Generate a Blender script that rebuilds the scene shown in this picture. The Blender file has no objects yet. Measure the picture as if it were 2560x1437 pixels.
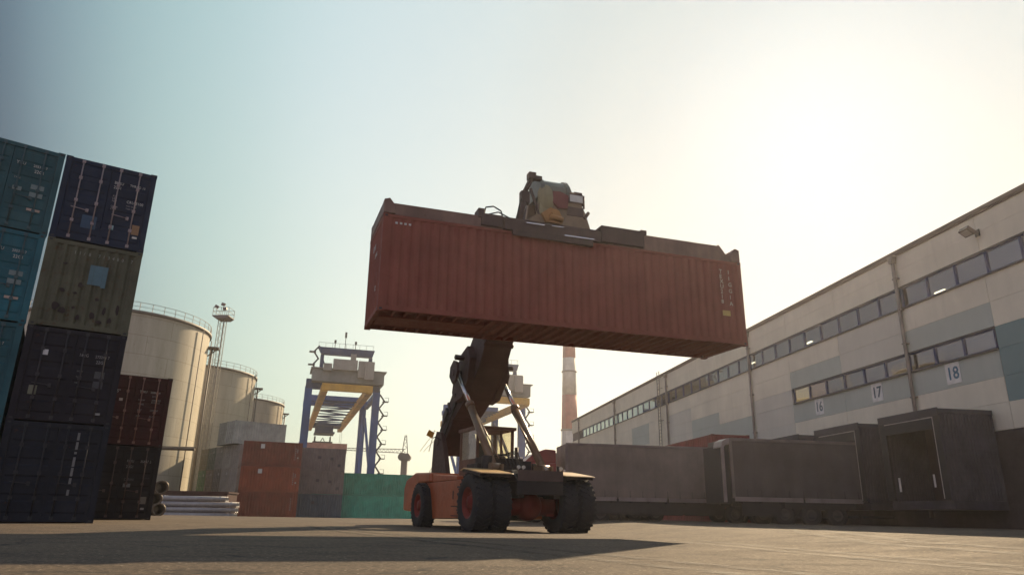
import bpy, bmesh, math, random
from mathutils import Vector, Matrix
random.seed(7)
PI = math.pi
sc = bpy.context.scene
col = sc.collection

# ------------------------------------------------------------------ camera
F_PX, PITCH, ROLL, CAM_H = 1772.5, 0.3089, 0.0178, 0.429
cam_d = bpy.data.cameras.new('camera'); cam = bpy.data.objects.new('camera', cam_d); col.objects.link(cam)
cam_d.sensor_width = 36.0; cam_d.lens = 36.0 * F_PX / 2560.0
cam_d.clip_start = 0.05; cam_d.clip_end = 4000
cam.matrix_world = Matrix.Translation((0, 0, CAM_H)) @ Matrix.Rotation(PI / 2 + PITCH, 4, 'X') @ Matrix.Rotation(ROLL, 4, 'Z')
sc.camera = cam
sc.view_settings.view_transform = 'Standard'; sc.view_settings.look = 'None'
sc.view_settings.exposure = 1.0; sc.view_settings.gamma = 1.0
sc.cycles.use_denoising = True
sc.cycles.max_bounces = 6; sc.cycles.diffuse_bounces = 3; sc.cycles.glossy_bounces = 3
sc.cycles.transmission_bounces = 4; sc.cycles.transparent_max_bounces = 8; sc.cycles.volume_bounces = 0
sc.cycles.sample_clamp_indirect = 6.0

# ------------------------------------------------------------------ world + sun
SUN_EL, SUN_AZ = math.radians(28.3), math.radians(25.7)      # azimuth clockwise from +Y
sun_dir = Vector((math.sin(SUN_AZ) * math.cos(SUN_EL), math.cos(SUN_AZ) * math.cos(SUN_EL), math.sin(SUN_EL)))
world = bpy.data.worlds.new('World'); sc.world = world; world.use_nodes = True
wn = world.node_tree; wn.nodes.clear(); wl = wn.links
w_out = wn.nodes.new('ShaderNodeOutputWorld'); w_bg = wn.nodes.new('ShaderNodeBackground')
w_sky = wn.nodes.new('ShaderNodeTexSky'); w_sky.sky_type = 'NISHITA'; w_sky.sun_disc = False
w_sky.sun_elevation = SUN_EL; w_sky.sun_rotation = SUN_AZ
w_sky.altitude = 0; w_sky.air_density = 1.0; w_sky.dust_density = 2.0; w_sky.ozone_density = 1.5
w_bg.inputs['Strength'].default_value = 0.15
w_gm = wn.nodes.new('ShaderNodeGamma'); w_gm.inputs['Gamma'].default_value = 0.30      # softens the glare round the sun
w_tc = wn.nodes.new('ShaderNodeTexCoord'); w_dot = wn.nodes.new('ShaderNodeVectorMath'); w_dot.operation = 'DOT_PRODUCT'
w_dot.inputs[1].default_value = sun_dir; wl.new(w_tc.outputs['Generated'], w_dot.inputs[0])
w_mr = wn.nodes.new('ShaderNodeMapRange'); w_mr.inputs['From Min'].default_value = -1; w_mr.inputs['From Max'].default_value = 1
wl.new(w_dot.outputs['Value'], w_mr.inputs['Value'])
w_rp = wn.nodes.new('ShaderNodeValToRGB'); w_rp.color_ramp.interpolation = 'B_SPLINE'                # brightness by angle from the sun, raised behind the camera as added fill light
SKY_STOPS = [(0.0, (1.55, 1.42, 1.60)), (0.42, (1.55, 1.42, 1.60)), (0.64, (0.50, 0.50, 0.62)), (0.755, (0.12, 0.19, 0.27)), (0.785, (0.52, 0.70, 0.74)), (0.825, (1.04, 1.34, 1.20)), (0.865, (1.26, 1.52, 1.36)), (0.905, (1.56, 1.72, 1.58)), (0.955, (1.33, 1.45, 1.37)), (0.985, (0.94, 1.01, 0.98)), (1.0, (0.84, 0.93, 0.98))]
for i, (p, c) in enumerate(SKY_STOPS):
    e = w_rp.color_ramp.elements[i] if i < 2 else w_rp.color_ramp.elements.new(p)
    e.position = p; e.color = (*[v*0.5 for v in c], 1)
wl.new(w_mr.outputs[0], w_rp.inputs[0])
w_tn = wn.nodes.new('ShaderNodeMix'); w_tn.data_type = 'RGBA'; w_tn.blend_type = 'MULTIPLY'; w_tn.inputs[0].default_value = 1.0
wl.new(w_sky.outputs[0], w_gm.inputs['Color']); wl.new(w_gm.outputs[0], w_tn.inputs[6]); wl.new(w_rp.outputs[0], w_tn.inputs[7]); 
w_sp = wn.nodes.new('ShaderNodeSeparateXYZ'); wl.new(w_tc.outputs['Generated'], w_sp.inputs[0])
w_el = wn.nodes.new('ShaderNodeValToRGB'); w_el.color_ramp.interpolation = 'B_SPLINE'              # warm and pale towards the horizon, cooler overhead
for i, (p, c) in enumerate([(0.0, (1.22, 1.10, 0.97)), (0.12, (1.18, 1.08, 0.97)), (0.30, (1.06, 1.02, 0.97)), (0.50, (0.97, 1.0, 1.03)), (0.65, (0.95, 1.02, 1.06))]):
    e = w_el.color_ramp.elements[i] if i < 2 else w_el.color_ramp.elements.new(p)
    e.position = p; e.color = (*[v*0.7 for v in c], 1)
w_t2 = wn.nodes.new('ShaderNodeMix'); w_t2.data_type = 'RGBA'; w_t2.blend_type = 'MULTIPLY'; w_t2.inputs[0].default_value = 1.0
wl.new(w_sp.outputs[2], w_el.inputs[0]); wl.new(w_tn.outputs[2], w_t2.inputs[6]); wl.new(w_el.outputs[0], w_t2.inputs[7]); 
w_vm = wn.nodes.new('ShaderNodeVectorMath'); w_vm.operation = 'SCALE'; w_vm.inputs['Scale'].default_value = 2.0/0.7
wl.new(w_t2.outputs[2], w_vm.inputs[0]); wl.new(w_vm.outputs[0], w_bg.inputs['Color']); wl.new(w_bg.outputs[0], w_out.inputs['Surface'])
sun_d = bpy.data.lights.new('sun', 'SUN'); sun_d.energy = 3.9; sun_d.angle = math.radians(0.5); sun_d.color = (1.0, 0.77, 0.49)
sun = bpy.data.objects.new('sun', sun_d); col.objects.link(sun)
sun.rotation_euler = sun_dir.to_track_quat('Z', 'Y').to_euler()
sun.location = (20, 40, 60)

# ------------------------------------------------------------------ materials
def new_mat(name):
    m = bpy.data.materials.new(name); m.use_nodes = True
    nt = m.node_tree; nt.nodes.clear()
    o = nt.nodes.new('ShaderNodeOutputMaterial'); b = nt.nodes.new('ShaderNodeBsdfPrincipled')
    nt.links.new(b.outputs[0], o.inputs['Surface'])
    return m, nt, b
def coords(nt, scale=(1, 1, 1), kind='Object'):
    tc = nt.nodes.new('ShaderNodeTexCoord'); mp = nt.nodes.new('ShaderNodeMapping')
    mp.inputs['Scale'].default_value = scale
    nt.links.new(tc.outputs[kind], mp.inputs['Vector']); return mp.outputs[0]
def noise(nt, vec, scale, detail=4, rough=0.6):
    n = nt.nodes.new('ShaderNodeTexNoise'); n.inputs['Scale'].default_value = scale
    n.inputs['Detail'].default_value = detail; n.inputs['Roughness'].default_value = rough
    nt.links.new(vec, n.inputs['Vector']); return n.outputs['Fac']
def ramp(nt, fac, stops):
    r = nt.nodes.new('ShaderNodeValToRGB'); e = r.color_ramp.elements
    while len(e) < len(stops): e.new(0.5)
    for i, (p, c) in enumerate(stops):
        e[i].position = p; e[i].color = (*c, 1) if len(c) == 3 else c
    nt.links.new(fac, r.inputs[0]); return r.outputs[0]
def mixc(nt, fac, a, b, mode='MIX'):
    m = nt.nodes.new('ShaderNodeMix'); m.data_type = 'RGBA'; m.blend_type = mode
    for s, v in ((m.inputs[0], fac), (m.inputs[6], a), (m.inputs[7], b)):
        if isinstance(v, (int, float)): s.default_value = v
        elif isinstance(v, tuple): s.default_value = (*v, 1)
        else: nt.links.new(v, s)
    return m.outputs[2]
def bump(nt, bsdf, h, strength=0.2, dist=0.02):
    b = nt.nodes.new('ShaderNodeBump'); b.inputs['Strength'].default_value = strength; b.inputs['Distance'].default_value = dist
    nt.links.new(h, b.inputs['Height']); nt.links.new(b.outputs[0], bsdf.inputs['Normal'])
_mc = {}
def paint(c, rough=0.5, metal=0.0, rust=0.25, dirt=0.35, scale=1.0, rustc=(0.09, 0.035, 0.015), amp=1.0):
    """weathered paint: colour drift, vertical dirt runs, rust spots"""
    key = ('p', c, rough, metal, rust, dirt, scale, amp)
    if key in _mc: return _mc[key]
    m, nt, b = new_mat('weathered_paint')
    v = coords(nt); vs = coords(nt, (3.2, 3.2, 0.35))
    n1 = noise(nt, v, 0.9 * scale, 5); n2 = noise(nt, vs, 1.6 * scale, 5, 0.65); n3 = noise(nt, v, 5.5 * scale, 6, 0.7)
    lite = tuple(min(1, x * (1 + 0.25*amp) + 0.004*amp) for x in c); dark = tuple(x * (1 - 0.28*amp) for x in c)
    base = ramp(nt, n1, [(0.3, dark), (0.7, lite)])
    d = ramp(nt, n2, [(0.45, (0, 0, 0)), (0.78, (dirt, dirt, dirt))])
    base = mixc(nt, d, base, tuple(0.45 * x + 0.012 for x in c))
    if rust > 0:
        r = ramp(nt, n3, [(0.66 - 0.12 * rust, (0, 0, 0)), (0.72, (1, 1, 1))])
        rr = mixc(nt, min(1, rust * 2.5), (0, 0, 0), r)
        base = mixc(nt, rr, base, rustc)
    nt.links.new(base, b.inputs['Base Color'])
    b.inputs['Metallic'].default_value = metal; b.inputs['Specular IOR Level'].default_value = 0.5 if rough < 0.45 else 0.22
    rg = ramp(nt, n3, [(0.3, (rough * 0.8,) * 3), (0.75, (min(1, rough * 1.3),) * 3)])
    nt.links.new(rg, b.inputs['Roughness'])
    bump(nt, b, n3, 0.12, 0.01)
    _mc[key] = m; return m
def plain(c, rough=0.6, metal=0.0, name='flat_paint'):
    key = ('f', c, rough, metal)
    if key in _mc: return _mc[key]
    m, nt, b = new_mat(name)
    v = coords(nt); n = noise(nt, v, 3.0, 4)
    base = ramp(nt, n, [(0.3, tuple(x * 0.82 for x in c)), (0.7, tuple(min(1, x * 1.12) for x in c))])
    nt.links.new(base, b.inputs['Base Color']); b.inputs['Roughness'].default_value = rough; b.inputs['Metallic'].default_value = metal
    bump(nt, b, noise(nt, v, 30, 2), 0.08, 0.004)
    _mc[key] = m; return m
def glass_mat(tint=(0.75, 0.78, 0.76), f0=0.04, name='window_glass', clear=0.75, rough=0.02):
    m = bpy.data.materials.new(name); m.use_nodes = True; nt = m.node_tree; nt.nodes.clear()
    o = nt.nodes.new('ShaderNodeOutputMaterial'); mx = nt.nodes.new('ShaderNodeMixShader')
    lw = nt.nodes.new('ShaderNodeLayerWeight'); lw.inputs['Blend'].default_value = 0.5
    pw = nt.nodes.new('ShaderNodeMath'); pw.operation = 'POWER'; pw.inputs[1].default_value = 3.0; nt.links.new(lw.outputs['Facing'], pw.inputs[0])
    fr = nt.nodes.new('ShaderNodeMath'); fr.operation = 'MULTIPLY_ADD'; fr.inputs[1].default_value = 0.95 - f0; fr.inputs[2].default_value = f0; nt.links.new(pw.outputs[0], fr.inputs[0])
    tr = nt.nodes.new('ShaderNodeBsdfTransparent'); tr.inputs['Color'].default_value = (*[t * clear for t in tint], 1)
    gl = nt.nodes.new('ShaderNodeBsdfGlossy'); gl.inputs['Roughness'].default_value = rough; gl.inputs['Color'].default_value = (0.95, 0.95, 0.93, 1)
    n = noise(nt, coords(nt), 1.1, 2); bp = nt.nodes.new('ShaderNodeBump'); bp.inputs['Strength'].default_value = 0.05; bp.inputs['Distance'].default_value = 0.02
    nt.links.new(n, bp.inputs['Height']); nt.links.new(bp.outputs[0], gl.inputs['Normal']); nt.links.new(bp.outputs[0], lw.inputs['Normal'])
    nt.links.new(fr.outputs[0], mx.inputs[0]); nt.links.new(tr.outputs[0], mx.inputs[1]); nt.links.new(gl.outputs[0], mx.inputs[2])
    nt.links.new(mx.outputs[0], o.inputs['Surface']); return m
GLASS = glass_mat(f0=0.28); CABGLASS = glass_mat((1.0, 0.97, 0.88), 0.03, 'cab_glass', 0.97)
def asphalt_mat():
    m, nt, b = new_mat('asphalt')
    v = coords(nt)
    big = noise(nt, v, 0.11, 5, 0.6); mid = noise(nt, coords(nt, (1.0, 1.35, 1)), 0.9, 7, 0.72); fine = noise(nt, v, 16, 6, 0.8); grit = noise(nt, v, 70, 3, 0.75)
    base = ramp(nt, big, [(0.32, (0.088, 0.065, 0.046)), (0.68, (0.145, 0.108, 0.074))])
    base = mixc(nt, ramp(nt, mid, [(0.46, (0, 0, 0)), (0.66, (0.6,) * 3)]), base, (0.055, 0.046, 0.040))
    vo = nt.nodes.new('ShaderNodeTexVoronoi'); vo.inputs['Scale'].default_value = 26; nt.links.new(v, vo.inputs['Vector'])
    sp = ramp(nt, vo.outputs['Distance'], [(0.16, (1, 1, 1)), (0.30, (0, 0, 0))])
    vs = nt.nodes.new('ShaderNodeSeparateColor'); nt.links.new(vo.outputs['Color'], vs.inputs[0])
    sel = ramp(nt, vs.outputs[0], [(0.84, (0, 0, 0)), (0.88, (0.85,) * 3)])
    base = mixc(nt, mixc(nt, 1.0, sp, sel, 'MULTIPLY'), base, (0.42, 0.36, 0.28))
    base = mixc(nt, 0.8, base, ramp(nt, fine, [(0.36, (0.25,) * 3), (0.50, (0.95,) * 3), (0.64, (2.1,) * 3)]), 'MULTIPLY')
    # cracks and sealed joints
    w = nt.nodes.new('ShaderNodeTexNoise'); w.inputs['Scale'].default_value = 1.3; nt.links.new(v, w.inputs['Vector'])
    va = nt.nodes.new('ShaderNodeVectorMath'); va.operation = 'MULTIPLY_ADD'; va.inputs[1].default_value = (0.9, 0.9, 0)
    nt.links.new(w.outputs['Color'], va.inputs[0]); nt.links.new(v, va.inputs[2])
    vc = nt.nodes.new('ShaderNodeTexVoronoi'); vc.feature = 'DISTANCE_TO_EDGE'; vc.inputs['Scale'].default_value = 0.27; nt.links.new(va.outputs[0], vc.inputs['Vector'])
    cr = ramp(nt, vc.outputs['Distance'], [(0.003, (0.75,) * 3), (0.010, (0, 0, 0))])
    crk = mixc(nt, 1.0, cr, ramp(nt, mid, [(0.48, (0, 0, 0)), (0.55, (1, 1, 1))]), 'MULTIPLY')
    base = mixc(nt, crk, base, (0.025, 0.024, 0.023))
    # oil stains
    st = noise(nt, v, 0.55, 3, 0.5)
    base = mixc(nt, ramp(nt, st, [(0.66, (0, 0, 0)), (0.74, (0.6,) * 3)]), base, (0.035, 0.033, 0.032))
    nt.links.new(base, b.inputs['Base Color'])
    nt.links.new(ramp(nt, mid, [(0.3, (0.78,) * 3), (0.7, (0.92,) * 3)]), b.inputs['Roughness']); b.inputs['Specular IOR Level'].default_value = 0.22
    h = nt.nodes.new('ShaderNodeMath'); h.operation = 'ADD'; nt.links.new(fine, h.inputs[0]); nt.links.new(grit, h.inputs[1])
    bump(nt, b, h.outputs[0], 0.8, 0.02)
    return m
ASPHALT = asphalt_mat()
def emit_mat(c, s):
    m = bpy.data.materials.new('interior_glow'); m.use_nodes = True; nt = m.node_tree; nt.nodes.clear()
    o = nt.nodes.new('ShaderNodeOutputMaterial'); e = nt.nodes.new('ShaderNodeEmission'); e.inputs['Color'].default_value = (*c, 1); e.inputs['Strength'].default_value = s
    nt.links.new(e.outputs[0], o.inputs['Surface']); return m

# ------------------------------------------------------------------ mesh helpers
class MB:
    """collects shapes, then links them as ONE mesh object"""
    def __init__(s): s.bm = bmesh.new()
    def quad(s, pts, mi=0):
        f = s.bm.faces.new([s.bm.verts.new(p) for p in pts]); f.material_index = mi; return f
    def box(s, lo, hi, mi=0, M=None):
        x0, y0, z0 = lo; x1, y1, z1 = hi
        P = [Vector(p) for p in ((x0,y0,z0),(x1,y0,z0),(x1,y1,z0),(x0,y1,z0),(x0,y0,z1),(x1,y0,z1),(x1,y1,z1),(x0,y1,z1))]
        if M: P = [M @ p for p in P]
        V = [s.bm.verts.new(p) for p in P]
        for f in ((0,3,2,1),(4,5,6,7),(0,1,5,4),(1,2,6,5),(2,3,7,6),(3,0,4,7)):
            s.bm.faces.new([V[i] for i in f]).material_index = mi
        return s
    def beam(s, a, b, w, h=None, mi=0, up=(0, 0, 1)):
        """box-section bar from a to b"""
        a, b = Vector(a), Vector(b); h = h or w; d = (b - a)
        if d.length < 1e-6: return s
        d.normalize(); u = Vector(up)
        if abs(d.dot(u)) > 0.98: u = Vector((0, 1, 0))
        r = d.cross(u).normalized(); u = r.cross(d)
        V = []
        for p in (a, b):
            for i, j in ((-1,-1),(1,-1),(1,1),(-1,1)): V.append(s.bm.verts.new(p + r*(i*w/2) + u*(j*h/2)))
        for f in ((3,2,1,0),(4,5,6,7),(0,1,5,4),(1,2,6,5),(2,3,7,6),(3,0,4,7)):
            s.bm.faces.new([V[i] for i in f]).material_index = mi
        return s
    def tube(s, a, b, r, r2=None, n=14, mi=0, caps=True):
        a, b = Vector(a), Vector(b); r2 = r if r2 is None else r2; d = (b - a).normalized()
        u = Vector((0, 0, 1)) if abs(d.z) < 0.9 else Vector((1, 0, 0))
        p = d.cross(u).normalized(); q = d.cross(p)
        A = [s.bm.verts.new(a + (p*math.cos(t) + q*math.sin(t))*r) for t in (2*PI*i/n for i in range(n))]
        B = [s.bm.verts.new(b + (p*math.cos(t) + q*math.sin(t))*r2) for t in (2*PI*i/n for i in range(n))]
        for i in range(n):
            f = s.bm.faces.new([A[i], A[(i+1)%n], B[(i+1)%n], B[i]]); f.smooth = True; f.material_index = mi
        if caps:
            s.bm.faces.new(A[::-1]).material_index = mi; s.bm.faces.new(B).material_index = mi
        return s
    def path(s, pts, r, n=8, mi=0):
        for a, b in zip(pts[:-1], pts[1:]): s.tube(a, b, r, n=n, mi=mi)
        return s
    def lathe(s, prof, n=32, mi=0, M=None, closed=False):
        """prof: (radius, z) pairs spun round z, placed by M"""
        rings = []
        for r, z in prof:
            rg = []
            for i in range(n):
                p = Vector((r*math.cos(2*PI*i/n), r*math.sin(2*PI*i/n), z)); rg.append(s.bm.verts.new(M @ p if M else p))
            rings.append(rg)
        pairs = list(zip(rings[:-1], rings[1:])) + ([(rings[-1], rings[0])] if closed else [])
        for A, B in pairs:
            for i in range(n):
                f = s.bm.faces.new([A[i], A[(i+1)%n], B[(i+1)%n], B[i]]); f.smooth = True; f.material_index = mi
        return s
    def prism(s, poly, ax, a, b, mi=0):
        """poly = 2-D points in the plane normal to axis ax ('x','y','z'), extruded from a to b"""
        def P(u, v, w): return {'x': (w, u, v), 'y': (u, w, v), 'z': (u, v, w)}[ax]
        A = [s.bm.verts.new(P(u, v, a)) for u, v in poly]; B = [s.bm.verts.new(P(u, v, b)) for u, v in poly]
        n = len(poly)
        for i in range(n): s.bm.faces.new([A[i], A[(i+1)%n], B[(i+1)%n], B[i]]).material_index = mi
        s.bm.faces.new(A[::-1]).material_index = mi; s.bm.faces.new(B).material_index = mi
        return s
    def corr(s, o, u, n, L, z0, z1, pitch=0.28, depth=0.036, thick=0.0, mi=0, m=0.0):
        """corrugated sheet: starts at o, runs along u for L, waves towards -n"""
        o, u, n = Vector(o), Vector(u), Vector(n)
        k = max(1, round(L / pitch)); p = L / k
        pts = []
        for i in range(k):
            b = i*p
            pts += [(b, 0), (b + p*0.26, 0), (b + p*0.5, -depth), (b + p*0.76, -depth)]
        pts.append((L, 0))
        rows = [[s.bm.verts.new(o + u*a + n*d + Vector((0, 0, z))) for a, d in pts] for z in (z0, z1)]
        for i in range(len(pts) - 1):
            s.bm.faces.new([rows[0][i], rows[0][i+1], rows[1][i+1], rows[1][i]]).material_index = mi
        return s
    def build(s, name, mats, parent=None, bevel=0.0, loc=None, rot=None):
        if bevel > 0:
            bmesh.ops.remove_doubles(s.bm, verts=s.bm.verts, dist=1e-5)
        bmesh.ops.recalc_face_normals(s.bm, faces=s.bm.faces)
        me = bpy.data.meshes.new(name); s.bm.to_mesh(me); s.bm.free()
        for m in (mats if isinstance(mats, (list, tuple)) else [mats]): me.materials.append(m)
        o = bpy.data.objects.new(name, me); col.objects.link(o)
        if parent: o.parent = parent
        if loc: o.location = loc
        if rot: o.rotation_euler = rot
        if bevel > 0:
            b = o.modifiers.new('bevel', 'BEVEL'); b.width = bevel; b.segments = 2; b.limit_method = 'ANGLE'
        return o
def tag(o, label=None, cat=None, group=None, kind=None):
    for k, v in (('label', label), ('category', cat), ('group', group), ('kind', kind)):
        if v: o[k] = v
    return o
def thing(name, label, cat, loc=(0, 0, 0), rz=0, group=None):
    o = bpy.data.objects.new(name, None); col.objects.link(o); o.empty_display_size = 0.5
    o.location = loc; o.rotation_euler = (0, 0, rz); return tag(o, label, cat, group)
def copy_tree(o, parent=None):
    c = o.copy(); col.objects.link(c)
    if parent: c.parent = parent
    for ch in list(kids.get(o.name, [])) or [x for x in o.children]: copy_tree(ch, c)
    return c
kids = {}
def text(name, s, size, M, mat, parent, depth=0.004, align='LEFT', spacing=1.0, sx=1.0, bold=0.0):
    cu = bpy.data.curves.new(name, 'FONT'); cu.body = s; cu.size = size; cu.extrude = depth; cu.align_x = align
    cu.space_character = spacing; cu.space_line = 0.95; cu.resolution_u = 2; cu.offset = bold
    t = bpy.data.objects.new('tmp', cu); col.objects.link(t)
    dg = bpy.context.evaluated_depsgraph_get(); me = bpy.data.meshes.new_from_object(t.evaluated_get(dg))
    bpy.data.objects.remove(t); bpy.data.curves.remove(cu)
    if sx != 1.0: me.transform(Matrix.Diagonal((sx, 1, 1, 1)))
    me.transform(M); me.name = name
    me.materials.clear(); me.materials.append(mat)
    o = bpy.data.objects.new(name, me); col.objects.link(o)
    if parent: o.parent = parent
    return o
def face_M(o, u, v=(0, 0, 1)):
    """matrix laying text (x right, y up) on a plane with right=u, up=v through o"""
    u = Vector(u).normalized(); v = Vector(v).normalized(); n = u.cross(v)
    M = Matrix((u, v, n)).transposed().to_4x4(); M.translation = Vector(o); return M

# ------------------------------------------------------------------ ground
def sstep(a, b, x):
    t = max(0.0, min(1.0, (x - a) / (b - a))); return t*t*(3 - 2*t)
BD = -0.1466
U = Vector((math.sin(BD), math.cos(BD), 0)); N = Vector((math.cos(BD), -math.sin(BD), 0))   # along / into the warehouse wall
def gh(x, y):
    perp = N.x*x + N.y*y
    z = 0.20*sstep(5.5, 10.5, perp)*sstep(3, 8, y) - 0.12*math.exp(-((x - 0.6)/6.5)**2 - ((y - 25.5)/7)**2)
    z -= 0.35*sstep(47, 66, y)*(1 - sstep(6, 14, perp))
    return z
xs = [-700, -400, -250, -160, -110] + [-90 + i*3 for i in range(20)] + [-30 + i*0.5 for i in range(121)] + [33 + i*4 for i in range(12)] + [100, 160, 300, 600]
ys = [-300, -120, -50, -20, -8] + [-4 + i*0.5 for i in range(140)] + [67, 70, 75, 80, 90, 110, 140, 180, 240, 330, 500, 900]
g = MB(); gv = [[g.bm.verts.new((x, y, gh(x, y))) for x in xs] for y in ys]
for j in range(len(ys) - 1):
    for i in range(len(xs) - 1):
        g.bm.faces.new([gv[j][i], gv[j][i+1], gv[j+1][i+1], gv[j+1][i]]).smooth = True
tag(g.build('ground', ASPHALT), kind='structure')

# faint rubber arcs left on the yard by the machine
def mark_mat():
    m, nt, b = new_mat('tyre_rubber_film'); n = noise(nt, coords(nt), 3.5, 6, 0.75)
    b.inputs['Base Color'].default_value = (0.040, 0.031, 0.025, 1); b.inputs['Roughness'].default_value = 0.8
    nt.links.new(ramp(nt, n, [(0.38, (0, 0, 0)), (0.62, (0.62,) * 3)]), b.inputs['Alpha']); return m
mk = MB()
def arc(pts, w):
    for off in (0.0, 0.62):
        prev = None
        for k in range(len(pts) - 1):
            for j in range(12):
                p = Vector(pts[k]).lerp(Vector(pts[k + 1]), j/12); d = (Vector(pts[k + 1]) - Vector(pts[k])).normalized(); n = Vector((-d.y, d.x))
                a, b = p + n*off, p + n*(off + w)
                cur = (mk.bm.verts.new((a.x, a.y, gh(a.x, a.y) + 0.006)), mk.bm.verts.new((b.x, b.y, gh(b.x, b.y) + 0.006)))
                if prev: mk.bm.faces.new([prev[0], cur[0], cur[1], prev[1]])
                prev = cur
arc([(2.9, 14.5), (3.35, 11.9), (3.7, 10.2), (4.1, 8.6), (4.4, 7.3), (4.5, 6.2)], 0.28)
arc([(-6.5, 24.0), (-4.0, 17.0), (-1.5, 12.0), (0.5, 8.2), (2.0, 5.5)], 0.24)
arc([(9.0, 25.0), (6.5, 17.0), (5.8, 12.0), (6.2, 8.5)], 0.24)
tag(mk.build('tyre_marks', mark_mat()), kind='structure')

# ------------------------------------------------------------------ shipping containers
CW = 2.44
WHITE = plain((0.55, 0.54, 0.50), 0.6); DARKSTEEL = plain((0.03, 0.03, 0.032), 0.5, 0.3)
GALV = paint((0.24, 0.22, 0.21), 0.45, 0.4, 0.35, 0.3, 1.5)
def make_container(label, color, loc, rz, L=6.06, H=2.59, near='door', group=None, rods=True, detail=2, under=False, sides=(0, 1), rust=0.3, texts=(), name='shipping_container', framec=None, rodm=None):
    """local x across (0..CW), y along (0..L); the end at y=0 is `near` ('door' or 'panel')"""
    m = paint(color, 0.62, 0.0, rust, 0.4 if not under else 0.22, amp=1.0 if not under else 0.55); fm = m
    e = thing(name, label, 'shipping container', loc, rz, group)
    f = MB(); pw = 0.16
    for x in (0, CW - pw):
        for y in (0, L - pw): f.box((x, y, 0.118), (x + pw, y + pw, H - 0.118))
    for x in (0.0, CW - 0.07):                                       # long rails
        f.box((x + 0.003, pw, 0.03), (x + 0.067, L - pw, 0.17)); f.box((x + 0.004, pw, H - 0.10), (x + 0.066, L - pw, H - 0.02))
    for y in (0.0, L - 0.12):
        f.box((pw, y + 0.004, 0.03), (CW - pw, y + 0.116, 0.17)); f.box((pw, y + 0.004, H - 0.14), (CW - pw, y + 0.116, H - 0.02))
    f.build('frame', fm, e)
    c = MB(); cast = None
    for x in (-0.006, CW - 0.172):
        for y in (-0.006, L - 0.172):
            for z in (0.0, H - 0.118):
                if cast is None:
                    c.box((0, 0, 0), (0.178, 0.178, 0.118))
                    for yy in (-0.004, 0.178): c.box((0.05, yy, 0.035), (0.128, yy + 0.004, 0.085), 1)
                    for xx in (-0.004, 0.178): c.box((xx, 0.05, 0.035), (xx + 0.004, 0.128, 0.085), 1)
                    cast = q_ = c.build('corner_casting', [fm, DARKSTEEL], e)
                else:
                    q_ = cast.copy(); col.objects.link(q_); q_.parent = e
                q_.location = (x, y, z)
    for sx, x, n in ((0, 0.012, (-1, 0, 0)), (1, CW - 0.012, (1, 0, 0))):
        if sx in sides:
            s = MB(); s.corr((x, pw, 0), (0, 1, 0), n, L - 2*pw, 0.16, H - 0.09, depth=0.026 if under else 0.036)
            s.build('side_panel', m, e)
    r = MB(); r.box((0.05, 0.1, H - 0.045), (CW - 0.05, L - 0.1, H - 0.025)); r.build('roof', m, e)
    fl = MB(); fl.box((0.068, 0.118, 0.14), (CW - 0.068, L - 0.118, 0.168))
    if under:
        k = int(L / 0.36)
        for i in range(1, k):
            y = 0.12 + i*(L - 0.24)/k
            fl.box((0.07, y - 0.02, 0.04), (CW - 0.07, y + 0.02, 0.139)); fl.box((0.07, y - 0.02, 0.025), (CW - 0.07, y + 0.05, 0.04))
        tg = MB()                                                     # gooseneck tunnel plates
        tg.box((0.70, 0.14, 0.015), (CW - 0.70, 3.3, 0.024)); tg.box((0.68, 0.14, 0.0), (0.70, 3.3, 0.14)); tg.box((CW - 0.70, 0.14, 0.0), (CW - 0.68, 3.3, 0.14))
        tg.build('gooseneck_tunnel', m, e)
    fl.build('floor', m, e)
    b = MB(); b.corr((pw, L - 0.012, 0), (1, 0, 0), (0, 1, 0), CW - 2*pw, 0.16, H - 0.13, 0.3, 0.045); b.build('end_panel', m, e)
    if near == 'panel':
        b = MB(); b.corr((pw, 0.012, 0), (1, 0, 0), (0, -1, 0), CW - 2*pw, 0.16, H - 0.13, 0.265, 0.045); b.build('end_panel', m, e)
    else:
        x0, xm, x1 = pw + 0.005, CW/2, CW - pw - 0.005
        for a, bb in ((x0, xm - 0.006), (xm + 0.006, x1)):
            d = MB(); d.box((a, 0.035, 0.17), (bb, 0.07, H - 0.14))
            if detail >= 1:                                           # pressed door: raised horizontal fields
                hz = (H - 0.31)/5
                for i in range(5):
                    z = 0.17 + i*hz
                    d.prism([(0.035, z + 0.07), (0.018, z + 0.11), (0.018, z + hz - 0.11), (0.035, z + hz - 0.07)], 'x', a + 0.07, bb - 0.07)
                for z in (0.2, H - 0.2): d.box((a, 0.022, z - 0.03), (bb, 0.034, z + 0.03))
            dd = d.build('door', m, e)
            if rods:
                for fx in (0.28, 0.78):
                    xr = a + (bb - a)*fx if a < 1 else a + (bb - a)*(1 - fx if False else (0.22 if fx == 0.28 else 0.72))
                    q = MB(); q.tube((xr, -0.012, 0.09), (xr, -0.012, H - 0.07), 0.019, n=8)
                    if detail >= 1:
                        for z in (0.12, 0.62, 1.25, H - 0.62, H - 0.10): q.box((xr - 0.045, -0.03, z - 0.045), (xr + 0.045, 0.017, z + 0.045))
                    q.build('lock_rod', rodm or GALV, dd)
                if detail >= 2:
                    q = MB(); xr = a + (bb - a)*0.5; sgn = 1
                    q.beam((a + 0.2, -0.035, 1.02), (a + 0.62, -0.035, 0.98), 0.035, 0.018); q.box((a + 0.58, -0.04, 0.93), (a + 0.66, 0.016, 1.03))
                    q.build('door_handle', rodm or GALV, dd)
    for t in texts:
        s, x, z, size = t[:4]; kw = dict(sx=0.8)
        y = -0.005 if near == 'panel' else 0.012
        text('marking', s, size, face_M((x, y, z), (1, 0, 0)), t[4] if len(t) > 4 else WHITE, e, 0.002, spacing=1.05, sx=0.82)
    return e
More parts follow.
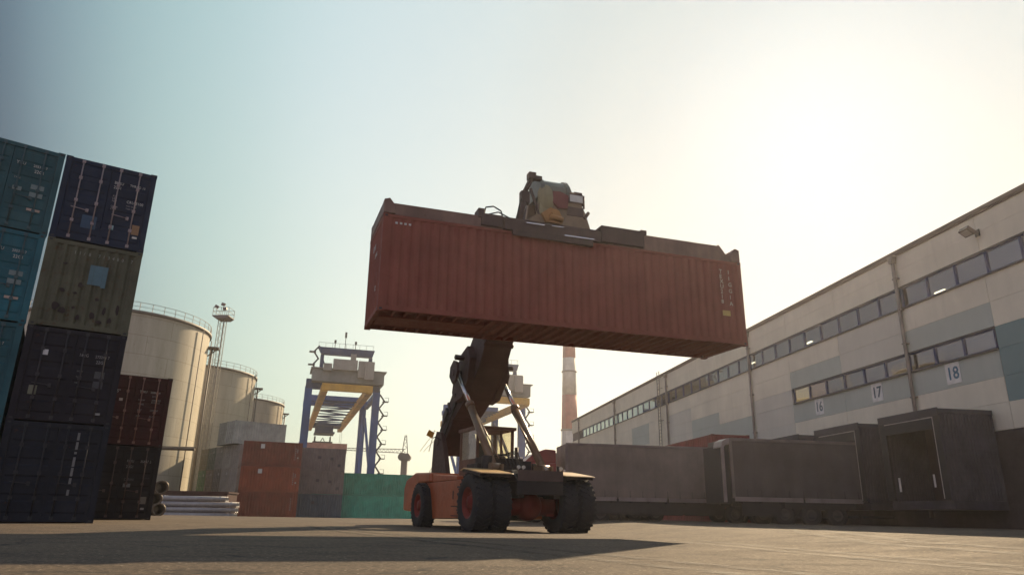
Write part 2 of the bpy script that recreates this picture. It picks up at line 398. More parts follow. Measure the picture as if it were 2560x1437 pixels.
def decal(e, x0, z0, x1, z1, mat, y=0.012, name='placard', th=0.004):
    d = MB(); d.box((x0, y - th, z0), (x1, y, z1)); return d.build(name, mat, e)

YA = 0.5646
wA = Vector((math.cos(YA), math.sin(YA), 0)); dA = Vector((-math.sin(YA), math.cos(YA), 0))
A_right = Vector((-11.218, 20.245, 0)); B_right = Vector((-13.049, 27.278, 0))
a0 = A_right - wA*CW
GS = 'containers in the tall near stack'
DIM = plain((0.30, 0.29, 0.28), 0.6); DIMMER = plain((0.16, 0.16, 0.16), 0.6)
LAB = plain((0.50, 0.42, 0.22), 0.6); CYANL = plain((0.25, 0.42, 0.45), 0.6)
# right-hand column of the tall stack, bottom to top
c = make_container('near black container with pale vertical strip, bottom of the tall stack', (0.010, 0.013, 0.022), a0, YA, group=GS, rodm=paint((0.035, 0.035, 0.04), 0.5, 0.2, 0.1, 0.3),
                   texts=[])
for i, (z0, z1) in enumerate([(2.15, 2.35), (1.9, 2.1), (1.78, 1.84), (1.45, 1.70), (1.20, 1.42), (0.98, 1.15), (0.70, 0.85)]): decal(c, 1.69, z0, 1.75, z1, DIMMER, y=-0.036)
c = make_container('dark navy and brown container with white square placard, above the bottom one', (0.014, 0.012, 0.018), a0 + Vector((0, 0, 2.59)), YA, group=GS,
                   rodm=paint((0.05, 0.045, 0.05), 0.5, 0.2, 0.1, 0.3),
                   texts=[('182G', 1.34, 1.86, 0.125, DIM), ('272243 7', 1.74, 1.86, 0.11, DIM), ('22G1', 1.78, 1.70, 0.125, DIM), ('MGW', 1.36, 1.42, 0.07, DIMMER), ('TARE', 1.36, 1.26, 0.07, DIMMER), ('NET', 1.36, 1.1, 0.07, DIMMER)])
decal(c, 0.46, 1.80, 0.60, 1.95, plain((0.62, 0.60, 0.60), 0.6)); decal(c, 0.33, 0.70, 0.52, 0.95, plain((0.16, 0.16, 0.11), 0.7))
decal(c, 1.80, 1.28, 2.05, 1.48, plain((0.07, 0.07, 0.07), 0.7)); decal(c, 1.80, 1.00, 2.05, 1.20, plain((0.06, 0.06, 0.065), 0.7)); decal(c, 2.0, 0.27, 2.12, 0.33, DIM)
c = make_container('rusty olive container with pale blue patch and corrugated end', (0.100, 0.098, 0.062), a0 + Vector((0, 0, 5.18)), YA, near='panel', group=GS, rust=0.75,
                   texts=[(ch, 0.70 + i*0.122, 2.20, 0.14, plain((0.3, 0.3, 0.26), 0.7)) for i, ch in enumerate('11/8 713480 7'.replace(' ', ' ')) if ch != ' '])
bl = MB()
for i in range(4): bl.box((1.17 + i*0.115, -0.010, 1.36 - (i > 2)*0.05), (1.17 + i*0.115 + (0.115 if i % 2 else 0.112), -0.004, 1.95))
bl.build('blue_patch', plain((0.09, 0.17, 0.205), 0.7), c)
rm = plain((0.035, 0.022, 0.02), 0.85)
for (x, z, w, h) in [(0.55, 1.88, .16, .09), (0.60, 1.1, .16, .14), (0.92, 1.05, .14, .08), (1.02, 1.30, .15, .20), (0.52, 0.62, .22, .26), (0.70, 0.50, .2, .2), (1.50, 0.95, .12, .1), (1.45, .45, .14, .24), (1.72, .62, .1, .28), (1.9, .38, .16, .2), (2.05, .72, .1, .3), (1.65, .30, .2, .14), (1.1, .35, .12, .18), (.95, .62, .1, .1)]:
    q = MB(); k = 9; P = []
    for i in range(k):
        a = 2*PI*i/k; rr = random.uniform(0.6, 1.15); P.append((x + math.cos(a)*w/2*rr, z + math.sin(a)*h/2*rr))
    q.prism(P, 'y', -0.008, -0.003); q.build('rust_patch', rm, c)
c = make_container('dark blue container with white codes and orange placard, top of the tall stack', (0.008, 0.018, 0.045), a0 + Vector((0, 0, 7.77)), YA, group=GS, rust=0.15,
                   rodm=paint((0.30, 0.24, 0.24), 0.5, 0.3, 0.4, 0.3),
                   texts=[('BKSU', 1.34, 2.02, 0.125), ('2261', 1.34, 1.87, 0.125), ('TMRGD 10', 1.76, 2.03, 0.105), ('CRU 3100', 1.75, 1.48, 0.125), ('MAX GROSS', 1.76, 1.37, 0.06, DIM), ('TARE 22', 1.76, 1.28, 0.06, DIM),
                          ('KG\nLB\nNET', 1.36, 1.60, 0.085, DIM), ('CU M\nCU F', 1.36, 1.26, 0.085, DIM)])
decal(c, 1.42, 0.55, 1.54, 0.69, CYANL); decal(c, 2.02, 0.52, 2.22, 0.83, plain((0.30, 0.17, 0.08), 0.6)); decal(c, 2.07, 0.40, 2.20, 0.46, WHITE)
decal(c, 0.70, 0.45, 1.08, 0.85, plain((0.02, 0.06, 0.12), 0.6), y=0.016)
# teal column beside it
t0 = a0 - wA*(CW + 0.085)
def tp(k):
    """the two upper teal boxes stand slightly turned, leaving a wedge of daylight beside the navy and olive ones"""
    if k < 2: return t0 + Vector((0, 0, 2.59*k))
    y = YA + 0.10; return a0 - wA*(0.06 if k == 2 else 0.04) - Vector((math.cos(y), math.sin(y), 0))*CW + Vector((0, 0, 2.59*k))
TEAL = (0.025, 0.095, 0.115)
tl = ['dim teal container on the ground beside the black bottom container', 'teal container glimpsed beside the dark navy one', 'bright teal container with white code beside the olive one', 'top teal container beside the dark blue one']
for k in range(4):
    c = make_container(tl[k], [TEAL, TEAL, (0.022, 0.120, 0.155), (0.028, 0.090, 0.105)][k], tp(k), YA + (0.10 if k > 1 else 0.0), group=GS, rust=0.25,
                       rodm=paint((0.06, 0.10, 0.11), 0.5, 0.2, 0.4, 0.3),
                       texts=[] if k in (0,) else [('YLJU', 1.34, 1.95, 0.13), ('205333 7', 1.75, 1.95, 0.105), ('22G1', 1.80, 1.78, 0.13), ('TARE', 1.36, 1.5, 0.08, DIM)])
    if k:
        pl = plain((0.17, 0.22, 0.22), 0.7)
        for (a, b, cc, d) in [(1.80, 1.28, 2.12, 1.42), (1.80, 1.04, 2.12, 1.18), (1.38, 1.15, 1.60, 1.27)]: decal(c, a, b, cc, d, pl)
        decal(c, 1.82, 0.62, 2.14, 0.69, plain((0.45, 0.33, 0.27), 0.6))
# lower stack just behind
b0 = B_right - wA*CW
c = make_container('dark container with grey codes under the maroon one, behind the tall stack', (0.016, 0.013, 0.015), b0, YA, group='containers in the two high stack', rodm=paint((0.12, 0.08, 0.07), 0.5, 0.2, 0.4, 0.3),
                   texts=[('FCIU', 1.36, 2.0, 0.13, DIM), ('35847 2', 1.80, 2.0, 0.13, DIM), ('22G1', 1.36, 1.8, 0.13, DIM), ('CLEAN', 1.36, 1.35, 0.12, DIMMER)])
decal(c, 0.25, 1.7, 0.5, 2.0, DIMMER); decal(c, 1.36, 1.12, 1.6, 1.25, DIMMER); decal(c, 2.0, 0.55, 2.2, 0.8, plain((0.2, 0.18, 0.15), 0.7)); decal(c, 2.05, 0.35, 2.17, 0.42, DIM)
c = make_container('maroon container with rusty lock rods and white markings, on top of the two high stack', (0.060, 0.014, 0.013), b0 + Vector((0, 0, 2.59)), YA, group='containers in the two high stack', rodm=paint((0.30, 0.16, 0.13), 0.5, 0.2, 0.5, 0.3),
                   texts=[('TEXU', 1.38, 1.96, 0.12), ('22084B-4', 1.75, 1.96, 0.10), ('22G1', 1.82, 1.82, 0.10, DIM), ('30480 KG\n67200 LB', 1.82, 1.68, 0.09, DIM), ('CU.CAP', 1.36, 1.66, 0.08, DIM), ('TARE', 1.40, 1.50, 0.09, DIM), ('2200 KG', 1.82, 1.30, 0.09, DIM), ('NET', 1.40, 1.28, 0.09, DIM), ('28.3', 1.38, 1.06, 0.09, DIM), ('33 CU', 1.82, 1.06, 0.09, DIM), ('5"', 0.62, 1.9, 0.16)])
decal(c, 0.74, 1.60, 0.86, 1.70, plain((0.5, 0.4, 0.35), 0.6))

# lifted container (held by the reach stacker)
C0 = Vector((-3.695, 18.791, 5.714)); CY, CP, CR = 0.3371, -0.0105, 0.0042
RT = Vector((math.cos(CY), math.sin(CY), 0)); RED = (0.25, 0.074, 0.050)
lift = make_container('long brick red container hanging high from the reach stacker', RED, (0, 0, 0), 0, L=12.19, H=2.896, near='panel', under=True, rust=0.12, name='lifted_container')
# local y -> RT, local x -> toward the camera
Rl = Matrix.Rotation(CY, 4, 'Z') @ Matrix.Rotation(CP, 4, 'Y') @ Matrix.Rotation(CR, 4, 'X')
LM_ = Matrix.Translation(C0) @ Rl @ Matrix.Translation((0, CW, 0)) @ Matrix.Rotation(-PI/2, 4, 'Z')
lift.matrix_world = LM_
lm = WHITE
for i, ch in enumerate('TEXU218'):
    text('marking', ch, 0.20, face_M((CW + 0.001, 11.30, 2.42 - i*0.175), (0, 1, 0)), plain((0.6, 0.5, 0.4), 0.6), lift, 0.002)
for i, ch in enumerate('11GG1A'):
    text('marking', ch, 0.20, face_M((CW + 0.001, 11.62, 2.42 - i*0.22), (0, 1, 0)), plain((0.6, 0.5, 0.4), 0.6), lift, 0.002)
d = MB(); d.box((CW, 11.32, 0.95), (CW + 0.004, 11.62, 1.13)); d.build('placard', plain((0.55, 0.36, 0.12), 0.6), lift)
text('marking', 'EMS', 0.26, face_M((1.5, -0.004, 2.25), (-1, 0, 0)) @ Matrix.Rotation(PI, 4, 'Y') @ Matrix.Translation((-0.6, 0, 0)) if False else face_M((0.9, -0.004, 2.15), (1, 0, 0)), WHITE, lift, 0.002)
text('marking', '218G', 0.18, face_M((1.3, -0.004, 1.85), (1, 0, 0)), WHITE, lift, 0.002)
text('marking', '12', 0.22, face_M((1.6, -0.004, 0.75), (1, 0, 0)), WHITE, lift, 0.002)
lc = MB()
for i in range(4): lc.box((CW, 0.35 + i*0.13, 2.60), (CW + 0.003, 0.42 + i*0.13, 2.66))
lc.build('marking', WHITE, lift)

# ------------------------------------------------------------------ reach stacker
MY = 0.427
stk = thing('reach_stacker', 'orange reach stacker lifting the long red container', 'reach stacker', (0.593, 23.47, -0.12), MY)
BOOMC = paint((0.060, 0.038, 0.034), 0.5, 0.0, 0.25, 0.5); ORANGE = paint((0.40, 0.095, 0.030), 0.4, 0.0, 0.1, 0.3)
RUBBER = plain((0.022, 0.022, 0.024), 0.85); REDRIM = paint((0.19, 0.024, 0.016), 0.5, 0, 0.2, 0.4); CHROME = plain((0.62, 0.60, 0.56), 0.22, 0.9)
DKPAINT = paint((0.035, 0.030, 0.030), 0.5, 0, 0.2, 0.4); HOSE = plain((0.015, 0.015, 0.015), 0.6); YEL = paint((0.55, 0.30, 0.05), 0.45, 0, 0.1, 0.3)
def tyre_mesh(R, W):
    b = MB(); h = W/2
    prof = [(R*0.52, -h*0.78), (R*0.60, -h*0.95), (R*0.80, -h), (R*0.93, -h*0.92), (R*0.985, -h*0.72), (R, -h*0.4), (R, h*0.4), (R*0.985, h*0.72), (R*0.93, h*0.92), (R*0.80, h), (R*0.60, h*0.95), (R*0.52, h*0.78)]
    b.lathe(prof, 48)
    for i in range(30):                                               # tread lugs
        a = 2*PI*i/30
        for s_ in (-1, 1):
            M = Matrix.Rotation(a + (0.1 if s_ > 0 else 0), 4, 'Z') @ Matrix.Translation((R*0.985, 0, s_*h*0.48)) @ Matrix.Rotation(s_*0.5, 4, 'X')
            b.box((-0.02, -0.045, -h*0.42), (0.035, 0.045, h*0.42), M=M)
    return b
def add_wheel(x, y, R, W, out, par, rimc):
    Mz = Matrix.Translation((x, y, R)) @ Matrix.Rotation(PI/2, 4, 'Y')
    w = tyre_mesh(R, W); bmesh.ops.transform(w.bm, matrix=Mz, verts=w.bm.verts); wo = w.build('wheel', RUBBER, par)
    r = MB(); h = W/2; o = out
    r.lathe([(R*0.55, -h*0.8), (R*0.55, h*0.8)], 32)
    r.lathe([(R*0.555, o*h*0.84), (R*0.50, o*h*0.80), (R*0.46, o*h*0.35), (R*0.26, o*h*0.30), (R*0.22, o*h*0.75), (0.001, o*h*0.78)], 32)
    for i in range(12):
        a = 2*PI*i/12; r.tube((R*0.36*math.cos(a), R*0.36*math.sin(a), o*h*0.30), (R*0.36*math.cos(a), R*0.36*math.sin(a), o*h*0.42), 0.022, n=6)
    bmesh.ops.transform(r.bm, matrix=Mz, verts=r.bm.verts); r.build('rim', rimc, wo)
for x, o in ((-1.78, -1), (-1.16, -1), (1.16, 1), (1.78, 1)): add_wheel(x, 0, 0.86, 0.58, o, stk, REDRIM)
for x, o in ((-1.55, -1), (1.55, 1)): add_wheel(x, 5.75, 0.80, 0.56, o, stk, REDRIM)
# axle, chassis
ax = MB(); ax.tube((-0.85, 0, 0.80), (0.85, 0, 0.80), 0.30, n=20); ax.lathe([(0.05, -0.45), (0.30, -0.38), (0.42, -0.2), (0.46, 0), (0.42, 0.2), (0.30, 0.38), (0.05, 0.45)], 24, M=Matrix.Translation((0.0, -0.02, 0.80)) @ Matrix.Rotation(PI/2, 4, 'X'))
ax.box((-0.86, -0.2, 0.5), (-0.6, 0.2, 1.1)); ax.box((0.6, -0.2, 0.5), (0.86, 0.2, 1.1)); ax.build('drive_axle', REDRIM, stk)
ch = MB()
for x in (-0.72, 0.5): ch.box((x, -0.85, 1.02), (x + 0.22, 7.6, 1.75))
ch.box((-0.80, -0.95, 1.12), (0.80, -0.855, 1.52)); ch.box((-0.499, 0.6, 1.0), (0.499, 7.2, 1.3))
ch.prism([(-0.95, 1.521), (-0.5, 1.86), (0.9, 1.86), (0.9, 1.521)], 'x', -0.8, 0.8)
ch.box((-1.0, 5.2, 0.55), (1.0, 6.3, 1.0))
ch.build('chassis', DKPAINT, stk, bevel=0.02)
fp = MB(); fp.box((-0.78, -0.975, 1.53), (0.78, -0.955, 1.845)); fp.build('front_panel', paint((0.11, 0.075, 0.065), 0.5, 0, 0.15, 0.4), stk)
lo = MB(); lo.tube((-0.62, 0.9, 0.42), (-0.62, 3.6, 0.42), 0.22, n=16); lo.box((-0.4, 1.2, 0.34), (0.5, 4.6, 0.99)); lo.build('gearbox', DKPAINT, stk, bevel=0.03)
for s_ in (-1, 1):                                                    # broad lit fenders over the front duals
    f = MB(); x0, x1 = sorted((s_*0.90, s_*1.98))
    f.prism([(-0.92, 1.70), (-0.88, 1.735), (0.55, 1.925), (0.85, 1.87), (0.83, 1.84), (0.54, 1.89), (-0.86, 1.70)], 'x', x0, x1)
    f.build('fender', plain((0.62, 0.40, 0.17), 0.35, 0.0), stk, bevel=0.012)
    f = MB(); f.prism([(-0.80, 1.62), (-0.80, 1.705), (0.7, 1.90), (0.7, 1.80)], 'x', x0 + 0.02, x1 - 0.02); f.build('fender_liner', DKPAINT, stk)
# side bodywork (orange), both sides
for s_ in (-1, 1):
    x0, x1 = sorted((s_*0.80, s_*1.52)); b = MB()
    b.prism([(1.25, 0.40), (4.75, 0.34), (4.95, 1.0), (5.2, 1.42), (6.3, 1.50), (6.3, 1.62), (1.15, 1.62), (1.10, 1.0)], 'x', x0, x1)
    bo = b.build('side_body', ORANGE, stk, bevel=0.03)
    xe = s_*1.53
    q = MB()
    for z in (0.62, 0.88, 1.14, 1.36): q.box((min(xe, xe - s_*0.02), 1.12, z), (max(xe, xe - s_*0.02), 2.25, z + 0.055))
    q.box((min(xe, xe - s_*0.02), 2.6, 1.0), (max(xe, xe - s_*0.02), 2.68, 1.28))
    q.build('side_vent', DARKSTEEL, bo)
    q = MB()
    for z in (0.45, 0.75): q.box((min(xe, xe + s_*0.22), 1.4, z), (max(xe, xe + s_*0.22), 2.2, z + 0.03))
    q.build('step', DKPAINT, bo)
rb = MB(); rb.prism([(5.0, 1.63), (5.05, 1.98), (6.9, 2.05), (8.05, 1.80), (8.3, 1.5), (8.3, 0.62), (6.75, 0.55), (6.72, 1.2), (6.3, 1.63)], 'x', -1.60, 1.60)
rb.build('counterweight', ORANGE, stk, bevel=0.08)
hood = MB(); hood.prism([(2.35, 1.63), (2.4, 1.80), (4.99, 1.95), (4.99, 1.63)], 'x', 0.80, 1.5); hood.prism([(2.35, 1.63), (2.4, 1.76), (4.99, 1.92), (4.99, 1.63)], 'x', -1.5, -0.80)
hood.build('engine_hood', ORANGE, stk, bevel=0.03)
tw = MB()                                                             # rear boom towers
for s_ in (-1, 1):
    x0, x1 = sorted((s_*0.56, s_*0.74))
    tw.prism([(5.5, 1.65), (6.1, 3.0), (6.5, 3.65), (7.0, 3.72), (7.35, 3.3), (7.5, 1.65)], 'x', x0, x1)
tw.tube((-0.78, 6.85, 3.3), (0.78, 6.85, 3.3), 0.16, n=16); tw.build('boom_tower', BOOMC, stk)
# cab
cb = MB(); x0, x1, y0, y1, z0, z1 = -0.72, 0.72, 2.6, 4.3, 1.85, 3.42
for x in (x0, x1 - 0.09):
    for y in (y0, y1 - 0.09): cb.box((x, y, z0), (x + 0.09, y + 0.09, z1))
cb.box((-0.42, y0 + 0.005, z0 + 0.55), (-0.36, y0 + 0.06, z1)); cb.box((0.2, y0 + 0.005, z0 + 0.55), (0.26, y0 + 0.06, z1))
cb.box((x0 - 0.006, y0 - 0.006, z0), (x1 + 0.006, y1 + 0.006, z0 + 0.55)); cb.box((x0 + 1.0, y1 - 0.06, z0), (x0 + 1.05, y1, z1))
cb.box((x0 - 0.05, y0 - 0.10, z1), (x1 + 0.05, y1 + 0.06, z1 + 0.11))
cabo = cb.build('cab', paint((0.14, 0.075, 0.05), 0.45, 0, 0.15, 0.4), stk)
gl = MB()
for (a, b) in (((x0 + 0.1, y0 + 0.03, z0 + 0.56), (x1 - 0.1, y0 + 0.034, z1 - 0.01)), ((x0 + 0.1, y1 - 0.045, z0 + 0.56), (x1 - 0.1, y1 - 0.04, z1 - 0.01)), ((x0 + 0.03, y0 + 0.1, z0 + 0.56), (x0 + 0.034, y1 - 0.1, z1 - 0.01)), ((x1 - 0.034, y0 + 0.1, z0 + 0.56), (x1 - 0.03, y1 - 0.1, z1 - 0.01))): gl.box(a, b)
gl.build('window_glass', CABGLASS, cabo)
se = MB(); se.box((-0.25, 3.35, z0 + 0.56), (0.25, 3.75, z0 + 0.66)); se.box((-0.22, 3.75, z0 + 0.56), (0.22, 3.86, z0 + 1.2)); se.tube((0.0, 3.0, z0 + 0.56), (0.0, 2.95, z0 + 0.85), 0.03); se.box((-0.3, 2.8, z0 + 0.56), (0.35, 2.95, z0 + 0.75))
se.build('seat', DARKSTEEL, cabo)
# clutter on the deck: valve blocks, tank, hoses, lamps
dk = MB(); dk.box((-1.35, 0.95, 1.80), (-0.80, 1.9, 2.12)); dk.tube((-1.1, 0.75, 1.81), (-1.1, 0.75, 2.35), 0.17, n=16); dk.box((0.15, 0.95, 1.861), (0.62, 1.6, 2.25)); dk.box((-0.5, 0.92, 1.861), (-0.1, 1.5, 2.05))
dk.tube((0.84, 1.2, 1.78), (0.84, 1.2, 2.2), 0.09); dk.box((-0.79, 1.95, 1.76), (0.79, 2.55, 2.4))
dk.build('hydraulic_block', DKPAINT, stk, bevel=0.015)
for x in (-0.55, -0.38, 0.42, 0.95):
    lf = MB(); lf.tube((x, -0.55, 1.95), (x, -0.48, 1.95), 0.055, n=12); lf.tube((x, -0.48, 1.86), (x, -0.48, 1.95), 0.015, n=6)
    lf.build('headlight', plain((0.7, 0.68, 0.62), 0.2, 0.3), stk)
hs = MB()
for k in range(5):
    x = -0.35 + k*0.12
    hs.path([(x, 0.6, 1.88), (x - 0.02, 0.95, 2.35 + 0.04*k), (x + 0.05, 1.5, 2.40 + 0.05*k), (x + 0.05, 2.2, 2.5)], 0.022, 6)
hs.build('hydraulic_hose', HOSE, stk)
# boom: local frame along its slope
bp0, bp1 = Vector((0, 6.85, 3.42)), Vector((0, -1.55, 11.05)); bd_ = (bp1 - bp0); BL = bd_.length; bd_.normalize(); bu = Vector((1, 0, 0)).cross(bd_).normalized()
if bu.z < 0: bu = -bu
BM = Matrix((Vector((1, 0, 0)), bd_, bu)).transposed().to_4x4(); BM.translation = bp0    # x lateral, y along boom, z up-normal
def bbuild(m_, name, mat, par=stk, bevel=0.0):
    bmesh.ops.transform(m_.bm, matrix=BM, verts=m_.bm.verts); return m_.build(name, mat, par, bevel)
ob = MB(); ob.prism([(-0.6, -0.35), (-0.7, 0.35), (0.3, 0.58), (7.9, 0.60), (7.9, -0.55), (5.4, -0.60), (4.4, -0.85), (2.7, -0.75), (1.5, -0.40)], 'x', -0.55, 0.55)
ob.box((-0.62, 7.75, -0.60), (0.62, 8.0, 0.66)); ob.box((-0.60, 5.2, -0.66), (0.60, 5.35, 0.64)); ob.box((-0.60, 1.3, -0.42), (0.60, 1.42, 0.64))
boom = bbuild(ob, 'outer_boom', BOOMC, bevel=0.03)
gs = MB()                                                             # side brackets the lift cylinders hang from
for s_ in (-1, 1):
    x0, x1 = sorted((s_*0.552, s_*0.80)); gs.prism([(2.3, -0.45), (2.9, -0.85), (3.7, -0.80), (4.4, -0.35), (4.5, 0.25), (3.9, 0.52), (2.8, 0.45), (2.3, 0.1)], 'x', x0, x1)
    x0, x1 = sorted((s_*1.00, s_*1.10)); gs.prism([(3.05, -0.3), (3.35, -0.42), (3.7, -0.3), (3.85, 0.05), (3.7, 0.35), (3.3, 0.42), (3.0, 0.2)], 'x', x0, x1)
gs.tube((-1.14, 3.39, -0.04), (1.14, 3.39, -0.04), 0.12, n=14)
gs.box((-1.16, 3.9, 0.1), (-0.80, 4.05, 0.25)); gs.box((0.80, 3.9, -0.2), (1.18, 4.02, -0.08))
bbuild(gs, 'cylinder_bracket', BOOMC, boom)
ib = MB(); ib.box((-0.44, 7.6, -0.42), (0.44, BL + 0.1, 0.46)); bbuild(ib, 'inner_boom', paint((0.075, 0.045, 0.038), 0.45, 0, 0.1, 0.4), bevel=0.02)
bh = MB()
for s_ in (-0.33, 0.0, 0.22): bh.tube((s_, 0.3, 0.70), (s_, 7.8, 0.68), 0.035, n=8)
for y in (1.5, 3.5, 5.5, 7.4): bh.box((-0.42, y, 0.60), (0.32, y + 0.08, 0.75))
bh.box((-0.58, -0.3, -0.2), (-0.62, 2.8, 0.02)); bh.box((-0.70, 0.8, 0.1), (-0.56, 1.3, 0.4)); bh.box((-0.69, 3.0, 0.35), (-0.56, 3.4, 0.62))
bh.path([(-0.62, 0.2, 0.3), (-0.72, 1.2, -0.1), (-0.66, 2.0, -0.3), (-0.84, 2.6, -0.3)], 0.028, 6)
bbuild(bh, 'boom_hose', HOSE, boom)
lb = MB(); 
for x in (-0.28, 0.03):
    lb.box((x, 6.02, -0.595), (x + 0.22, 6.30, -0.575))
bbuild(lb, 'marking_plate', plain((0.26, 0.20, 0.18), 0.6), boom)
# lift cylinders
for s_ in (-1, 1):
    a = Vector((s_*0.90, 0.62, 1.98)); b = BM @ Vector((s_*0.90, 3.39, -0.04)); mid = a.lerp(b, 0.62)
    cy = MB(); cy.tube(a, mid, 0.135, n=20); cy.tube(mid - (b - a).normalized()*0.12, mid + (b - a).normalized()*0.10, 0.165, n=20); cy.tube(a + Vector((0.2, 0, 0)), a - Vector((0.2, 0, 0)), 0.15, n=14)
    cy.box((a.x - 0.22, a.y - 0.3, 1.55), (a.x - 0.15, a.y + 0.3, a.z + 0.1)); cy.box((a.x + 0.15, a.y - 0.3, 1.55), (a.x + 0.22, a.y + 0.3, a.z + 0.1))
    cy.tube(a + Vector((-s_*0.16, 0, 0.3)), mid + Vector((-s_*0.16, 0, -0.1)), 0.025, n=6)
    co = cy.build('lift_cylinder', paint((0.20, 0.13, 0.075), 0.35, 0.1, 0.1, 0.3), stk)
    r = MB(); r.tube(mid, b, 0.085, n=18); r.tube(b - Vector((0.12, 0, 0)), b + Vector((0.12, 0, 0)), 0.13, n=14); r.build('cylinder_rod', CHROME, co)
mr = MB(); mr.path([(-0.7, 6.4, 3.3), (-0.95, 6.5, 3.45), (-1.05, 6.5, 3.4)], 0.02, 6); mr.build('mirror_arm', DKPAINT, stk)
mr = MB(); mr.box((-1.30, 6.48, 3.42), (-1.04, 6.53, 3.66), M=Matrix.Translation((-1.15, 6.5, 3.55)) @ Matrix.Rotation(0.45, 4, 'Y') @ Matrix.Translation((1.15, -6.5, -3.55))); mr.build('mirror', YEL, stk)
for x in (1.45,):
    rl = MB()
    for y in (5.3, 7.6): rl.tube((x, y, 1.9), (x, y, 2.5), 0.018, n=6)
    rl.tube((x, 5.3, 2.5), (x, 7.6, 2.5), 0.018, n=6); rl.build('handrail', DKPAINT, stk)
ex = MB(); ex.tube((1.1, 3.2, 1.9), (1.1, 3.2, 2.9), 0.07, n=12); ex.build('exhaust_pipe', DKPAINT, stk)

# spreader (on top of the lifted container), built in container frame, parented to the stacker
SM = Matrix.Translation(C0) @ Rl
inv = (Matrix.Translation(stk.location) @ Matrix.Rotation(MY, 4, 'Z')).inverted()
SPR = paint((0.21, 0.125, 0.095), 0.5, 0, 0.2, 0.4); SPRD = paint((0.095, 0.06, 0.05), 0.5, 0, 0.2, 0.4)
def sbuild(m_, name, mat, par=stk, bevel=0.0):
    M = inv @ SM; bmesh.ops.transform(m_.bm, matrix=M, verts=m_.bm.verts); return m_.build(name, mat, par, bevel)
T = 2.92
for v in (0.10, 1.84):                                                # telescopic side beams
    s = MB(); s.box((0.30, v, T), (4.2, v + 0.5, T + 0.36)); s.box((7.2, v, T), (11.5, v + 0.5, T + 0.52)); s.box((4.2, v + 0.05, T), (7.2, v + 0.45, T + 0.3))
    s.prism([(11.5, T), (11.5, T + 0.52), (11.44, T + 0.57), (11.75, T + 0.22), (11.9, T)], 'y', v + 0.02, v + 0.48)
    sbuild(s, 'spreader_beam', SPR, bevel=0.02)
for u, sg in ((0.0, 1), (12.19, -1)):
    s = MB(); s.box((min(u, u + sg*0.26), 0.2, T + 0.02), (max(u, u + sg*0.26), 2.24, T + 0.40))
    for v in (0.0, CW - 0.24):
        s.prism([(u, T - 0.005), (u + sg*0.34, T - 0.005), (u + sg*0.30, T + 0.30), (u + sg*0.16, T + 0.47), (u, T + 0.42)], 'y', v, v + 0.24)
    sbuild(s, 'spreader_end', SPR, bevel=0.02)
s = MB()
s.box((3.4, 0.22, T + 0.10), (8.9, 2.2, T + 0.50)); s.box((3.65, -0.06, T - 0.02), (6.9, 0.21, T + 0.34)); s.box((2.95, 0.04, T + 0.05), (3.64, 0.7, T + 0.44)); s.box((6.95, 0.0, T + 0.05), (8.5, 0.6, T + 0.60))
s.box((8.4, 0.03, T + 0.5), (8.62, 0.5, T + 0.66)); s.box((2.85, 0.06, T + 0.3), (3.05, 0.5, T + 0.60))
s.box((3.9, -0.10, T - 0.20), (6.6, -0.07, T - 0.03)); s.beam((3.9, -0.03, T - 0.06), (6.6, -0.03, T - 0.16), 0.10, 0.12)
sf = sbuild(s, 'spreader_frame', SPRD, bevel=0.015)
s = MB(); s.box((5.6, -0.125, T + 0.0), (6.62, -0.101, T + 0.035)); s.box((4.35, -0.085, T + 0.26), (4.95, -0.061, T + 0.29)); s.box((5.2, -0.085, T + 0.28), (5.6, -0.061, T + 0.30))
sbuild(s, 'guide_rail', CHROME, sf)
s = MB(); s.path([(3.1, 0.3, T + 0.5), (3.15, 0.3, T + 0.75), (3.4, 0.3, T + 0.82), (3.65, 0.3, T + 0.70), (3.7, 0.3, T + 0.5)], 0.022, 6); sbuild(s, 'spreader_hose', HOSE, sf); s = MB()
s.path([(4.2, 0.4, T + 0.55), (4.35, 0.5, T + 1.2), (4.6, 0.6, T + 1.75), (4.85, 0.6, T + 2.2)], 0.025, 6); sbuild(s, 'spreader_hose', HOSE, sf); s = MB(); s.path([(3.2, 0.25, T + 0.5), (3.5, 0.1, T + 0.56), (3.9, 0.1, T + 0.4)], 0.02, 6)
sbuild(s, 'spreader_hose', HOSE, sf)
# rotator + boom head, container frame: u along, v away, w up. centre u~5.75, v~1.2
s = MB()
s.tube((5.75, 1.22, T + 0.50), (5.75, 1.22, T + 0.78), 0.62, n=28)                       # slewing ring
for v0_, v1_ in ((0.62, 0.80), (1.7, 1.88)): s.prism([(4.62, T + 0.55), (6.90, T + 0.55), (6.70, T + 1.2), (6.35, T + 1.9), (5.10, T + 1.9), (5.0, T + 0.95), (4.70, T + 0.75)], 'y', v0_, v1_)
s.box((5.0, 0.80, T + 0.56), (6.7, 1.7, T + 0.85))
hd = sbuild(s, 'rotator', paint((0.24, 0.17, 0.11), 0.5, 0, 0.2, 0.4), bevel=0.015)
s = MB()                                                              # rounded boom nose
prof = []
for i in range(13):
    a = math.radians(200 - i*18); prof.append((1.20 + 0.62*math.cos(a), T + 1.86 + 0.50*math.sin(a)))
s.prism(prof, 'x', 5.20, 6.02); prof2 = [(1.20 + (p[0] - 1.20)*1.08, T + 1.86 + (p[1] - T - 1.86)*1.10) for p in prof]
s.prism(prof2, 'x', 5.10, 5.22); s.prism(prof2, 'x', 6.00, 6.10)
s.prism([(6.10, T + 1.0), (6.10, T + 2.28), (6.20, T + 2.15), (6.34, T + 1.8), (6.45, T + 1.0)], 'y', 0.75, 1.65)
nose = sbuild(s, 'boom_nose', paint((0.16, 0.155, 0.12), 0.35, 0.1, 0.15, 0.3))
